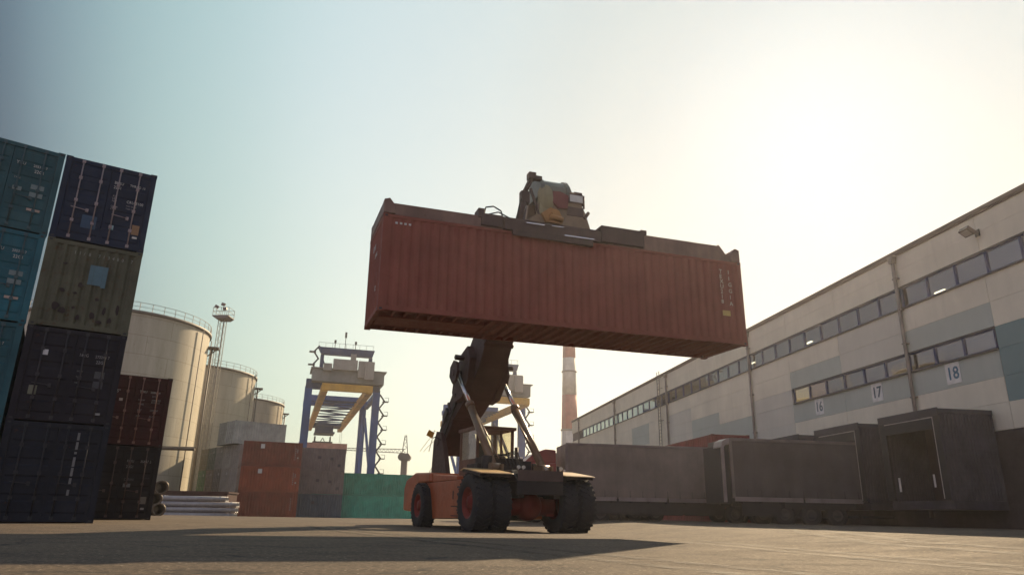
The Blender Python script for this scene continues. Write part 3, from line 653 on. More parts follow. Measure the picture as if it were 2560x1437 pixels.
s = MB(); s.lathe([(0.001, 0.10), (0.30, 0.08), (0.40, 0.0)], 24, M=Matrix.Translation((5.28, 0.60, T + 1.55)) @ Matrix.Rotation(PI/2, 4, 'X') @ Matrix.Diagonal((0.75, 1.15, 1, 1)))
s.prism([(5.02, T + 0.95), (5.12, T + 1.9), (5.45, T + 1.9), (5.35, T + 0.95)], 'y', 0.56, 0.61); sbuild(s, 'hub_cover', paint((0.30, 0.26, 0.15), 0.5, 0, 0.2, 0.4), nose)
s = MB(); s.prism([(5.50, T + 1.40), (5.50, T + 1.78), (5.75, T + 1.80), (6.05, T + 1.70), (6.02, T + 1.25), (5.70, T + 1.22)], 'y', 0.52, 0.62); sbuild(s, 'red_plate', paint((0.20, 0.06, 0.055), 0.5, 0, 0.1, 0.3), nose)
s = MB(); s.prism([(5.10, T + 0.95), (5.40, T + 1.18), (5.70, T + 1.10), (5.85, T + 0.80), (5.80, T + 0.66), (5.25, T + 0.66)], 'y', 0.50, 0.61); s.tube((5.35, 0.46, T + 0.85), (5.80, 0.46, T + 0.78), 0.09, n=10); s.tube((5.55, 0.44, T + 1.0), (5.55, 0.5, T + 1.0), 0.12, n=14); sbuild(s, 'motor_cover', paint((0.42, 0.22, 0.08), 0.5, 0, 0.1, 0.3), nose)
s = MB(); s.box((6.05, 0.58, T + 1.50), (6.66, 0.95, T + 1.82)); s.box((6.30, 0.62, T + 1.83), (6.60, 0.85, T + 1.93)); s.tube((6.68, 0.7, T + 1.80), (6.68, 0.7, T + 1.40), 0.035, n=8)
s.box((6.02, 0.60, T + 1.05), (6.62, 1.2, T + 1.36)); s.box((6.05, 0.65, T + 1.36), (6.12, 0.9, T + 1.50)); s.box((6.25, 0.65, T + 1.36), (6.31, 0.9, T + 1.50)); s.box((6.45, 0.65, T + 1.36), (6.58, 0.9, T + 1.50)); s.tube((6.64, 0.6, T + 1.0), (6.80, 0.6, T + 1.24), 0.06, n=8)
sbuild(s, 'valve_box', SPRD, nose, bevel=0.01)
s = MB(); s.box((6.12, 0.565, T + 1.54), (6.58, 0.575, T + 1.78)); sbuild(s, 'sign_plate', plain((0.62, 0.60, 0.54), 0.5), nose)
s = MB()                                                              # damping arm beside the head
s.tube((4.28, 0.6, T + 0.42), (4.52, 0.6, T + 1.30), 0.105, n=14); s.box((4.40, 0.50, T + 1.22), (4.68, 0.72, T + 1.62)); s.tube((4.56, 0.6, T + 1.6), (4.80, 0.6, T + 2.15), 0.065, n=12); s.tube((4.46, 0.55, T + 1.6), (4.70, 0.55, T + 2.15), 0.02, n=6)
s.box((4.66, 0.48, T + 2.10), (4.90, 0.74, T + 2.32)); s.box((4.88, 0.52, T + 2.12), (5.12, 0.70, T + 2.24)); s.beam((4.72, 0.55, T + 1.75), (4.94, 0.55, T + 1.12), 0.08, 0.07); s.beam((4.94, 0.55, T + 1.12), (5.02, 0.58, T + 0.92), 0.05)
sbuild(s, 'damping_cylinder', SPRD, nose)

# ------------------------------------------------------------------ warehouse (local: x = along the wall, y = into the wall, z up)
wh = thing('warehouse', 'long cream and teal warehouse with window bands and loading docks', 'warehouse', (0, 0, 0), 0)
WM = Matrix((U, N, Vector((0, 0, 1)))).transposed().to_4x4()
if WM.determinant() < 0: pass
def wb(m_, name, mat, par=wh, bevel=0.0):
    bmesh.ops.transform(m_.bm, matrix=WM, verts=m_.bm.verts); return m_.build(name, mat, par, bevel)
CREAM = paint((0.68, 0.62, 0.49), 0.6, 0, 0.0, 0.14, 0.5, amp=0.3); TEALP = paint((0.41, 0.44, 0.39), 0.6, 0, 0.0, 0.1, 0.5, amp=0.25); TEALL = paint((0.56, 0.53, 0.45), 0.6, 0, 0.0, 0.1, 0.5, amp=0.25); TEALD = paint((0.16, 0.25, 0.255), 0.6, 0, 0.0, 0.1, 0.5, amp=0.25)
CONC = paint((0.13, 0.115, 0.11), 0.75, 0, 0.0, 0.4, 0.6); DKW = plain((0.03, 0.03, 0.03), 0.9)
A0, A1, D = -18.0, 100.9, 24.0
q = MB()
q.box((A0, D + 0.12, -1.5), (A1, D + 0.4, 7.26)); q.box((A0, D + 0.12, 7.26), (25.2, D + 0.4, 8.16)); q.box((41.1, D + 0.12, 7.26), (A1, D + 0.4, 8.16)); q.box((A0, D + 0.12, 8.16), (A1, D + 0.4, 10.42)); q.box((A0, D + 0.12, 11.46), (A1, D + 0.4, 13.2))
q.box((A0, D + 0.12, 10.42), (A0 + 4, D + 0.4, 11.46)); q.box((95.1, D + 0.12, 10.42), (A1, D + 0.4, 11.46))
q.box((A1 - 0.3, D + 0.4, -1.5), (A1, 70, 13.2)); q.box((A0, D + 0.4, -1.5), (A0 + 0.3, 70, 13.2)); q.box((A0, D + 0.4, 13.0), (A1, 70, 13.2)); q.box((A0, 69.7, -1.5), (A1, 70, 13.0))
wb(q, 'wall', CONC)
q = MB(); q.box((A0 + 0.4, D + 5.5, 5), (A1 - 0.4, D + 5.6, 12.9)); q.box((A0 + 0.4, D + 0.45, 6.9), (A1 - 0.4, D + 5.5, 7.0)); q.box((A0 + 0.4, D + 0.45, 9.6), (A1 - 0.4, D + 5.5, 9.7)); q.box((A0 + 0.4, D + 0.45, 12.3), (A1 - 0.4, D + 5.5, 12.4))
wb(q, 'interior', plain((0.40, 0.34, 0.29), 0.8))
# cladding panels: rows 1.03 m high, modules 5.37 m; teal rectangles as measured
MOD = 5.37; rows = [4.0, 5.08, 6.10, 7.25, 8.17, 9.24, 10.40]; edges = [25.2 + MOD*i for i in range(-8, 15)]
teal = [(25.2, 30.5, 8.17, 9.30, 'p'), (30.55, 35.94, 8.17, 10.40, 'l'), (35.94, 41.3, 8.17, 9.24, 'p'), (41.3, 46.67, 4.0, 8.17, 'l'), (25.2, 41.31, 6.10, 7.25, 'p'),
        (19.83, 25.2, 5.08, 8.17, 'd'), (9.1, 14.4, 6.1, 9.24, 'd'), (46.67, 52.0, 4.0, 7.25, 'p'), (52.0, 57.4, 4.0, 8.17, 'p'), (57.4, 62.8, 4.0, 9.24, 'l'), (68.1, 73.5, 7.25, 9.24, 'p'), (68.1, 73.5, 4.0, 7.25, 'l'), (78.9, 84.2, 5.08, 8.17, 'l')]
qc = MB(); tq = {}
full = [A0] + [e_ for e_ in edges if e_ > A0 + 1 and e_ < A1 - 1] + [A1]
for a, b in zip(full[:-1], full[1:]):
    for z0, z1 in zip(rows[:-1], rows[1:]):
        mid = (a + b)/2; zm = (z0 + z1)/2
        if z0 == 7.25 and 25.2 <= mid <= 41.1: continue
        k = 'c'; ti = None
        for i_, t in enumerate(teal):
            if t[0] < mid < t[1] and t[2] < zm < t[3]: k = t[4]; ti = i_
        (qc if ti is None else tq.setdefault(ti, MB())).box((a + 0.012, D, z0 + 0.006), (b - 0.012, D + 0.115, z1 - 0.004))
    for z0, z1 in ((11.50, 12.36), (12.36, 13.2)): qc.box((a + 0.012, D, z0 + 0.004), (b - 0.012, D + 0.115, z1 - 0.004))
wb(qc, 'cream_cladding', CREAM); 
for ti, q_ in tq.items(): wb(q_, {'p': 'teal_cladding', 'l': 'pale_teal_cladding', 'd': 'dark_teal_cladding'}[teal[ti][4]], {'p': TEALP, 'l': TEALL, 'd': TEALD}[teal[ti][4]])
q = MB(); q.box((A0 - 0.1, D - 0.10, 13.2), (A1 + 0.1, D + 0.6, 13.36)); q.box((A0 - 0.1, D - 0.06, 13.10), (A1 + 0.1, D - 0.004, 13.2)); wb(q, 'roof_trim', plain((0.10, 0.065, 0.05), 0.6))
q = MB(); q.box((A0, D - 0.12, -1.0), (A1, D + 0.1, 1.0)); q.box((A0, D - 0.02, 1.0), (A1, D + 0.11, 3.98)); wb(q, 'plinth', paint((0.055, 0.045, 0.045), 0.8, 0, 0, 0.4, 0.6))
q = MB(); q.box((A0 + 4, D - 0.045, 11.43), (95.1, D + 0.12, 11.50)); q.box((A0 + 4, D - 0.07, 10.36), (95.1, D + 0.12, 10.43)); q.box((25.2, D - 0.045, 8.13), (41.1, D + 0.12, 8.20)); q.box((25.2, D - 0.10, 7.20), (41.1, D + 0.12, 7.28)); wb(q, 'window_sill', plain((0.055, 0.05, 0.05), 0.5))
q = MB()
BLUEF = plain((0.022, 0.035, 0.12), 0.4)
def window_proto(w, z0, z1):
    f = MB()
    f.box((0, 0.0, z0), (0.05, 0.11, z1)); f.box((w - 0.05, 0.0, z0), (w, 0.11, z1)); f.box((0.05, 0.0, z0), (w - 0.05, 0.11, z0 + 0.05)); f.box((0.05, 0.0, z1 - 0.05), (w - 0.05, 0.11, z1))
    g_ = MB(); g_.box((0.05, 0.06, z0 + 0.05), (w - 0.05, 0.066, z1 - 0.05))
    return f, g_
def place_windows(first, w, n, z0, z1):
    base = None
    for i in range(n):
        M = Matrix((-U, N, Vector((0, 0, 1)))).transposed().to_4x4(); M.translation = U*(first + (i + 1)*w) + N*(D + 0.005)
        if base is None:
            f, g_ = window_proto(w - 0.01, z0, z1)
            fo = f.build('window', BLUEF, wh); go = g_.build('window_pane', GLASS, fo); base = (fo, go); fo.matrix_local = M
        else:
            fo = base[0].copy(); col.objects.link(fo); fo.parent = wh; fo.matrix_local = M
            go = base[1].copy(); col.objects.link(go); go.parent = fo
place_windows(12.45 - 1.79*4, 1.79, 50, 10.43, 11.43)
place_windows(25.26, 1.76, 9, 7.28, 8.13)
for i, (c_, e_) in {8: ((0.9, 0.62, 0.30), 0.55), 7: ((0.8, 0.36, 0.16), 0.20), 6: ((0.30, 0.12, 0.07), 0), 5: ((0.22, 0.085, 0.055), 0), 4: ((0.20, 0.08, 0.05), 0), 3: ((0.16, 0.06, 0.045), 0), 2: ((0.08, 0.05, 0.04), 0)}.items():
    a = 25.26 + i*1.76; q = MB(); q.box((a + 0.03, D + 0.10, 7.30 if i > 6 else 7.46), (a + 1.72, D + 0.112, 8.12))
    wb(q, 'interior_tone_blind', emit_mat(c_, e_) if e_ else plain(c_, 0.7))  # blinds carry the room light in their colour; the farthest two glow
for a in (30.4, 46.3, 62.6, 79.3, 96.4, 14.0):
    q = MB(); q.tube((a, D - 0.16, 0.6), (a, D - 0.16, 12.75), 0.085, n=12); q.prism([(a - 0.10, 12.75), (a - 0.22, 13.1), (a + 0.22, 13.1), (a + 0.10, 12.75)], 'y', D - 0.30, D - 0.05)
    for z in (3.0, 6.0, 8.6, 10.3, 11.9): q.box((a - 0.13, D - 0.24, z), (a + 0.13, D - 0.003, z + 0.06))
    wb(q, 'downpipe', paint((0.20, 0.165, 0.14), 0.5, 0, 0.1, 0.3))
    q = MB(); q.box((a + 0.17, D - 0.02, 4.0), (a + 0.33, D - 0.003, 13.1)); wb(q, 'column_trim', plain((0.13, 0.10, 0.09), 0.6))
q = MB()                                                              # wall ladder
for a in (63.9, 64.5): q.beam((a, D - 0.3, 0.8), (a, D - 0.3, 13.6), 0.06)
for i in range(40): q.beam((63.9, D - 0.3, 1.0 + i*0.31), (64.5, D - 0.3, 1.0 + i*0.31), 0.03)
for z in (3, 6, 9, 12): q.beam((63.9, D - 0.3, z), (63.9, D, z), 0.05); q.beam((64.5, D - 0.3, z), (64.5, D, z), 0.05)
wb(q, 'wall_ladder', plain((0.14, 0.12, 0.10), 0.5))
LAMPE = emit_mat((1.0, 0.86, 0.62), 6.0)
for (a, z) in ((17.6, 11.12), (22.3, 10.72), (28.6, 10.86), (40.0, 11.0), (12.0, 11.1), (47.5, 11.2)):
    q = MB(); q.box((a, D + 0.9, z), (a + 0.62, D + 1.0, z + 0.07)); wb(q, 'ceiling_lamp', LAMPE)
# dock shelters
RIB = paint((0.045, 0.042, 0.052), 0.6, 0, 0.05, 0.3); BLACK = plain((0.016, 0.016, 0.018), 0.8)
def dock(a0, a1, p, door=True):
    q = MB(); q.box((a0 - 0.35, p + 0.0, 4.62), (a1 + 0.40, D - 0.13, 4.82)); q.box((a0 - 0.35, p - 0.06, 4.55), (a1 + 0.40, p - 0.002, 4.86))
    for x, n in ((a0 - 0.35, (-1, 0, 0)), (a1 + 0.40, (1, 0, 0))):
        q.corr((x, p + 0.04, 0), (0, 1, 0), n, D - p - 0.2, 1.25, 4.62, 0.13, 0.03)
        q.box((x - 0.04 if n[0] < 0 else x - 0.01, p - 0.02, 1.2), (x + 0.01 if n[0] < 0 else x + 0.04, p + 0.05, 4.6))
    q.box((a0 - 0.33, p + 0.1, 0.9), (a1 + 0.38, D - 0.13, 1.24))
    so = wb(q, 'dock_shelter', RIB)
    q = MB(); q.box((a0 - 0.34, p - 0.03, 1.26), (a0 + 0.02, p + 0.06, 4.6)); q.box((a1 - 0.02, p - 0.03, 1.26), (a1 + 0.38, p + 0.06, 4.6)); q.box((a0 + 0.02, p - 0.03, 4.05), (a1 - 0.02, p + 0.06, 4.6))
    q.box((a0 + 0.02, p + 0.5, 1.26), (a1 - 0.02, p + 0.6, 4.5)) if not door else None
    wb(q, 'dock_curtain', BLACK, so)
    q = MB(); q.box((a0 - 0.02, p - 0.045, 1.3), (a0 + 0.015, p - 0.031, 4.50)); q.box((a0 - 0.02, p - 0.045, 4.48), (a1 + 0.02, p - 0.031, 4.52)); wb(q, 'trim_strip', plain((0.40, 0.36, 0.33), 0.5), so)
    if door:
        q = MB(); q.box((a0 - 0.28, D - 0.4, 1.25), (a1 + 0.33, D - 0.15, 4.61))
        for z in (1.8, 2.35, 2.9, 3.45): q.box((a0 + 0.3, D - 0.42, z), (a1 - 0.3, D - 0.405, z + 0.04))
        wb(q, 'dock_door', paint((0.040, 0.026, 0.026), 0.6, 0, 0.05, 0.3), so)
        q = MB(); q.box((a0 + 0.35, p - 0.06, 1.75), (a0 + 0.43, p - 0.035, 2.25)); wb(q, 'guide_marker', plain((0.6, 0.58, 0.55), 0.5), so); q = MB(); q.box((a1 - 0.55, p - 0.06, 1.62), (a1 - 0.45, p - 0.035, 2.2)); wb(q, 'guide_marker', plain((0.6, 0.58, 0.55), 0.5), so)
dock(26.35, 29.35, 21.4); dock(31.6, 34.6, 21.4, door=False); dock(36.9, 39.9, 21.4, door=False); dock(42.2, 45.2, 21.4, door=False)
# number signs
SIGNB = plain((0.66, 0.65, 0.61), 0.6); SIGNT = [plain((0.02, 0.12, 0.20), 0.5), plain((0.05, 0.08, 0.10), 0.5), plain((0.08, 0.13, 0.15), 0.5)]
for i, (num, a) in enumerate((('18', 27.85), ('17', 33.15), ('16', 38.45))):
    sgn = thing('number_sign', f'white square sign with number {num} above a loading dock', 'sign', tuple(U*a + N*(D - 0.03) + Vector((0, 0, 6.30))), 0, 'dock number signs')
    M = Matrix((-U, N, Vector((0, 0, 1)))).transposed().to_4x4()
    q = MB(); q.box((-0.42, 0.0, -0.05), (0.42, 0.025, 0.88)); bmesh.ops.transform(q.bm, matrix=M, verts=q.bm.verts); q.build('sign_board', SIGNB, sgn)
    text('number', num, 0.78, face_M(tuple(N*-0.004 + Vector((0, 0, 0.15))), tuple(-U)), SIGNT[i], sgn, 0.003, align='CENTER', sx=0.95, bold=0.014)
fl_ = thing('floodlight', 'floodlight on a bracket high on the warehouse wall', 'floodlight', tuple(U*25.1 + N*(D - 0.02) + Vector((0, 0, 12.15))), -BD*0 + math.atan2(U.y, U.x))
q = MB(); q.beam((0, 0.02, 0.15), (0, 0.42, 0.15), 0.08); q.box((-0.12, -0.0, 0.0), (0.12, 0.04, 0.3)); q.build('bracket', plain((0.06, 0.05, 0.045), 0.5), fl_)
q = MB(); Mf = Matrix.Translation((0, 0.50, 0.2)) @ Matrix.Rotation(math.radians(-55), 4, 'X'); q.box((-0.26, -0.07, -0.21), (0.26, 0.12, 0.21), M=Mf)
q.build('housing', plain((0.07, 0.05, 0.04), 0.5), fl_, bevel=0.02)
q = MB(); q.box((-0.2, 0.121, -0.15), (0.2, 0.128, 0.15), M=Mf); q.build('lens', plain((0.45, 0.42, 0.38), 0.15, 0.1), fl_)

# ------------------------------------------------------------------ trailers (local x along trailer toward the dock)
def trailer(label, a_near, p0, p1, group, tarp=(0.22, 0.180, 0.150), top=4.05, nwheels=3, wheel_at=None, rounded=False):
    ang = math.atan2(N.y, N.x)
    base = U*a_near + N*p0; gz = 0.12
    e = thing('semi_trailer', label, 'trailer', (base.x, base.y, gz), ang, group)
    L = p1 - p0; W = 2.5                        # local y = U (away from camera)
    z0, z1 = 1.28, top - gz
    b = MB(); n = 60; m_ = paint(tarp, 0.6, 0, 0.0, 0.35, 0.6)
    # near tarp with soft folds
    rws = []
    for j in range(9):
        z = z0 + (z1 - 0.12 - z0)*j/8; r = []
        for i in range(n + 1):
            x = L*i/n; y = 0.02*math.sin(i*0.9) * (1 - j/9) + 0.012*math.sin(i*0.37 + j*0.5)
            r.append(b.bm.verts.new((x, -y - 0.02, z)))
        rws.append(r)
    for j in range(8):
        for i in range(n): b.bm.faces.new([rws[j][i], rws[j][i+1], rws[j+1][i+1], rws[j+1][i]]).smooth = True
    b.build('side_curtain', m_, e)
    k = int(L/0.65); st_ = None; sm_ = paint(tuple(v*0.7 for v in tarp), 0.6, 0, 0.0, 0.35, 0.6)
    for i in range(1, k):
        if st_ is None:
            b = MB(); b.box((-0.022, -0.046, z0 - 0.10), (0.022, -0.036, z0 + 0.30)); b.box((-0.035, -0.062, z0 - 0.06), (0.035, -0.0465, z0 + 0.05)); st_ = q_ = b.build('curtain_strap', sm_, e)
        else: q_ = st_.copy(); col.objects.link(q_); q_.parent = e
        q_.location = (i*L/k, 0, 0)
    b = MB(); b.box((0.02, 0.03, z0 - 0.08), (L - 0.02, W, z1 - 0.02)); b.build('cargo_box', m_, e, bevel=0.04)
    b = MB(); b.box((-0.01, -0.05, z1 - 0.14), (L, 0.03, z1)); b.box((-0.04, -0.045, z0 - 0.1), (0.10, 0.03, z1 - 0.142)); b.box((L - 0.1, -0.045, z0 - 0.1), (L, 0.03, z1 - 0.142)); b.build('frame', paint((0.20, 0.165, 0.15), 0.5, 0.2, 0.1, 0.3), e, bevel=0.01)
    b = MB(); k = max(2, round(L/2.9)); seg = L/k
    for i in range(k): b.box((i*seg + 0.06, -0.07, z0 - 0.24), ((i + 1)*seg - 0.06, -0.02, z0 - 0.04))
    b.build('side_rail', paint((0.30, 0.25, 0.23), 0.4, 0.3, 0.05, 0.3), e)
    b = MB(); b.box((0.2, 0.55, 0.85), (L - 0.2, 0.7, z0 - 0.09)); b.box((0.2, 1.8, 0.85), (L - 0.2, 1.95, z0 - 0.09))
    for i in range(int(L)): b.box((0.5 + i, 0.1, 1.0), (0.58 + i, W - 0.1, z0 - 0.085))
    b.box((2.2, 0.12, 0.35), (5.0, 0.5, 0.40)); b.box((2.2, 0.12, 0.75), (5.0, 0.16, 0.85)); b.box((2.6, 0.2, 0.42), (4.2, 0.9, 0.95)); b.box((2.9, 0.3, 0.0), (3.05, 0.45, 0.9)); b.box((2.75, 0.2, -0.02), (3.2, 0.6, 0.03))
    for x in (4.6, 6.4): b.beam((x, 0.15, 0.45), (x + 1.6, 0.15, 0.45), 0.05, 0.12)
    b.build('chassis', DARKSTEEL, e)
    b = MB(); b.box((0.4, 0.02, 0.42), (L - 5.0 if L > 9 else L - 4.6, 0.07, 0.98)); b.box((L - 4.4, 0.0, 0.78), (L - 0.9, 0.06, 1.1)); b.build('shade_skirt', DARKSTEEL, e)  # dark boards added to deepen the shade under the trailer
    wx = wheel_at or L - 4.4
    for i in range(nwheels):
        for y in (0.22, W - 0.22):
            x = wx + i*1.31; R = 0.50
            Mz = Matrix.Translation((x, y, R)) @ Matrix.Rotation(PI/2, 4, 'X')
            w = MB(); w.lathe([(R*0.55, -0.18), (R*0.85, -0.2), (R, -0.13), (R, 0.13), (R*0.85, 0.2), (R*0.55, 0.18)], 28, M=Mz); wo = w.build('wheel', RUBBER, e)
            r = MB(); r.lathe([(R*0.56, -0.17), (R*0.5, 0.16), (R*0.3, 0.05), (0.01, 0.06)], 20, M=Mz); r.build('rim', plain((0.05, 0.048, 0.046), 0.6, 0.0), wo)
    return e
GT = 'trailers backed up to the warehouse docks'
t16 = trailer('long grey brown curtain trailer just behind the reach stacker', 37.15, 8.5, 22.1, GT)
t17 = trailer('short dark curtain trailer backed into the dock under sign 17', 31.85, 15.1, 22.0, GT, tarp=(0.10, 0.084, 0.078), top=4.0)
t15 = trailer('short curtain trailer farthest back, mostly hidden behind the others', 42.5, 8.9, 17.0, GT, top=3.95)
# pale posts / folded tarp corner at the front of the dock 17 trailer
q = MB(); q.box((-0.42, -0.02, 1.0), (-0.30, 0.10, 3.45)); q.prism([(-0.42, 3.45), (-0.36, 3.72), (-0.1, 3.86), (0.02, 3.88), (0.02, 3.6), (-0.2, 3.58), (-0.3, 3.45)], 'y', -0.02, 0.9)
q.build('tarp_post', paint((0.30, 0.25, 0.23), 0.45, 0.2, 0.05, 0.3), t17)
q = MB(); q.box((-0.28, 0.12, 0.95), (0.0, 2.4, 3.55)); q.build('headboard', BLACK, t17)
q = MB()
for x, z in ((-0.10, 2.45), (-0.06, 2.1), (-0.10, 1.6)): q.box((x, 0.0, z), (x + 0.06, 0.3, z + 0.10))
q.build('air_coupling', CHROME, t16)

def tractor(label, a_near, p0, color, group, name='truck_cab'):
    ang = math.atan2(N.y, N.x); base = U*a_near + N*p0
    e = thing(name, label, 'truck', (base.x, base.y, 0.05), ang, group)
    m_ = paint(color, 0.35, 0, 0.05, 0.2)
    b = MB(); b.prism([(0.0, 0.55), (0.02, 1.5), (0.25, 2.75), (0.45, 2.95), (2.25, 2.95), (2.25, 0.9), (1.8, 0.9), (1.5, 1.15), (0.9, 1.15), (0.65, 0.55)], 'y', 0, 2.45)
    b.build('cab_body', m_, e, bevel=0.05)
    b = MB(); b.prism([(0.55, 2.955), (1.1, 3.45), (1.7, 3.66), (2.25, 3.62), (2.25, 2.955)], 'y', 0.12, 2.33); b.build('air_deflector', m_, e, bevel=0.05)
    b = MB(); b.box((0.75, -0.012, 1.75), (1.55, -0.002, 2.5)); b.prism([(0.115, 1.95), (0.235, 2.68), (0.225, 2.685), (0.105, 1.955)], 'y', 0.15, 2.3); b.build('window', GLASS, e)
    b = MB(); b.box((0.2, 0.7, 0.6), (5.6, 0.85, 0.85)); b.box((0.2, 1.6, 0.6), (5.6, 1.75, 0.85)); b.box((2.4, 0.1, 0.45), (3.6, 0.6, 1.0)); b.box((-0.05, 0.05, 0.35), (0.3, 2.4, 0.75)); b.tube((2.4, 0.3, 0.9), (2.4, 0.3, 2.8), 0.07, n=10); b.build('chassis', DARKSTEEL, e)
    b = MB(); b.box((0.25, -0.25, 1.8), (0.35, -0.08, 2.4)); b.tube((0.3, 0, 2.45), (0.3, -0.16, 2.42), 0.02, n=6); b.build('mirror', DARKSTEEL, e)
    for x in (1.2, 4.6):
        for y in (0.2, 2.25):
            Mz = Matrix.Translation((x, y, 0.5)) @ Matrix.Rotation(PI/2, 4, 'X'); w = MB(); w.lathe([(0.28, -0.16), (0.43, -0.18), (0.5, -0.12), (0.5, 0.12), (0.43, 0.18), (0.28, 0.16)], 28, M=Mz); wo = w.build('wheel', RUBBER, e)
            r = MB(); r.lathe([(0.28, -0.15), (0.26, 0.14), (0.15, 0.05), (0.01, 0.06)], 20, M=Mz); r.build('rim', plain((0.06, 0.058, 0.055), 0.6, 0.0), wo)
    return e
tractor('dark red truck cab coupled to the long curtain trailer', 37.2, 5.75, (0.22, 0.025, 0.022), 'trucks at the docks')
tractor('white truck cab behind the dark red one', 42.6, 4.9, (0.6, 0.58, 0.53), 'trucks at the docks')

# red pair of containers behind the trailers
yr = BD
for k, lb_ in enumerate(('red container standing on the ground beyond the trailers', 'red container end showing above the trailers, upper of its pair')):
    make_container(lb_, (0.20, 0.03, 0.028), (12.35, 43.9, 0.12 + 2.59*k), -yr, L=6.06*2, group='containers behind the trailers', detail=1, near='panel')

# ------------------------------------------------------------------ container block in the middle distance
YF = 0.34; fw = Vector((math.cos(YF), math.sin(YF), 0)); fd = Vector((-math.sin(YF), math.cos(YF), 0)); ZB = -0.35
def far_c(label, color, o2, k, L=6.06, near='door', group='containers in the far yard block', rust=0.2, yaw=None):
    """long side faces the camera: local y -> fw; near end (y=0) faces left"""
    yw = yaw or YF; o = Vector((o2[0], o2[1], 0)) + Vector((-math.sin(yw), math.cos(yw), 0))*CW     # origin: far corner, local x points toward the camera
    e = make_container(label, color, (o.x, o.y, ZB + 2.59*k), yw - PI/2, L=L, near=near, group=group, detail=1, rust=rust, rods=True)
    return e
def edge(e, x0, z0, x1, z1, mat, dep=0.004):      # mark on the long side that faces the camera (local x = CW), along local y
    b = MB(); b.box((CW + 0.002, x0, z0), (CW + 0.002 + dep, x1, z1)); b.build('placard', mat, e)
OR = [(0.19, 0.042, 0.018), (0.25, 0.055, 0.021), (0.17, 0.042, 0.020)]
lbo = ['rust orange container at the foot of the far orange stack', 'bright orange container with white placard, middle of the far orange stack', 'brown orange container on top of the far orange stack']
for k in range(3):
    e = far_c(lbo[k], OR[k], (-28.2, 77.0), k)
    if k: edge(e, 1.75, 1.85, 2.15, 2.3, WHITE)
    for j in range(6): edge(e, 5.35, 0.75 + j*0.22, 5.42, 0.88 + j*0.22, DIM)
    if k: edge(e, 5.6, 0.9, 5.72, 1.05, WHITE); edge(e, 5.55, 1.5, 5.62, 1.9, DIM)
GREYS = [(0.055, 0.085, 0.115), (0.165, 0.135, 0.125), (0.150, 0.120, 0.115)]
lbg = ['slate blue container at the foot of the far grey stack', 'grey container with rusty patches, middle of the far grey stack', 'grey container with dark spots on top of the far grey stack']
for k in range(3):
    e = far_c(lbg[k], GREYS[k], (-25.0, 84.0), k, rust=0.4, near='panel')
    for (a, b) in ((2.9, 1.35), (4.3, 1.25), (5.2, 0.5)) if k else ((2.6, 1.5),): edge(e, a, b, a + 0.35, b + 0.32, plain((0.035, 0.03, 0.035), 0.7), 0.003)
for k, (cc, lb_) in enumerate((((0.030, 0.36, 0.24), 'green forty foot container on the ground beside the grey stack'), ((0.022, 0.27, 0.175), 'darker green forty foot container on top of the pair'))):
    far_c(lb_, cc, (-23.2, 86.9), k, L=12.19, near='panel', rust=0.0)
# row of ends facing left, in columns going back
colr = [[(0.27, 0.24, 0.20), (0.30, 0.26, 0.215), (0.27, 0.245, 0.21)], [(0.22, 0.195, 0.16), (0.25, 0.225, 0.185), (0.29, 0.27, 0.23)], [(0.07, 0.035, 0.03), (0.10, 0.085, 0.065), (0.17, 0.17, 0.15)], [(0.06, 0.05, 0.035), (0.15, 0.115, 0.075), (0.05, 0.085, 0.06)], [(0.03, 0.10, 0.04), (0.045, 0.13, 0.05), (0.13, 0.125, 0.075)]]
NB = Vector((-30.0, 81.0, 0)); YN = 0.72; nd = Vector((-math.sin(YN), math.cos(YN), 0))
wordc = [['warm grey container end at the foot of the column touching the orange stack', 'light grey container end halfway up the column touching the orange stack', 'pale grey container end just under the pale fourth tier container'],
         ['dull grey container end on the ground, second column behind the orange stack', 'grey container end with a small white mark, second column behind the orange stack', 'smooth grey container end, upper of the second column behind the orange stack'],
         ['dark maroon container end on the ground between grey and tan columns', 'dark brown container end with white dots between grey and tan ones', 'cool grey container end above the dark brown one'],
         ['blackish brown container end beneath the tan one', 'tan container end between the dark brown and the green ones', 'dark green container end with white lettering above the tan one'],
         ['deep green container end at the outer foot of the block beside the tank', 'bright green container end at the outer edge of the block', 'olive container end on top of the green outer column']]
for c_ in range(5):
    for k in range(3):
        p_ = NB + nd*(c_*2.5); e = far_c(wordc[c_][k], colr[c_][k], (p_.x, p_.y), k, group='container ends in the far block', yaw=YN)
        if (c_, k) in ((1, 1), (2, 1), (3, 2), (2, 2), (4, 1), (3, 1)): decal(e, 1.75, 1.9, 1.95, 2.15, WHITE)
p_ = NB - nd*0.1 + Vector((-0.95, 0, 0))
e = far_c('pale grey container in front on the fourth tier of the far block', (0.36, 0.375, 0.325), (p_.x, p_.y), 3, yaw=YN, rust=0.1)
e = far_c('greenish grey container behind the pale fourth tier one', (0.27, 0.285, 0.235), tuple((p_ + nd*2.5)[:2]), 3, yaw=YN, rust=0.1)

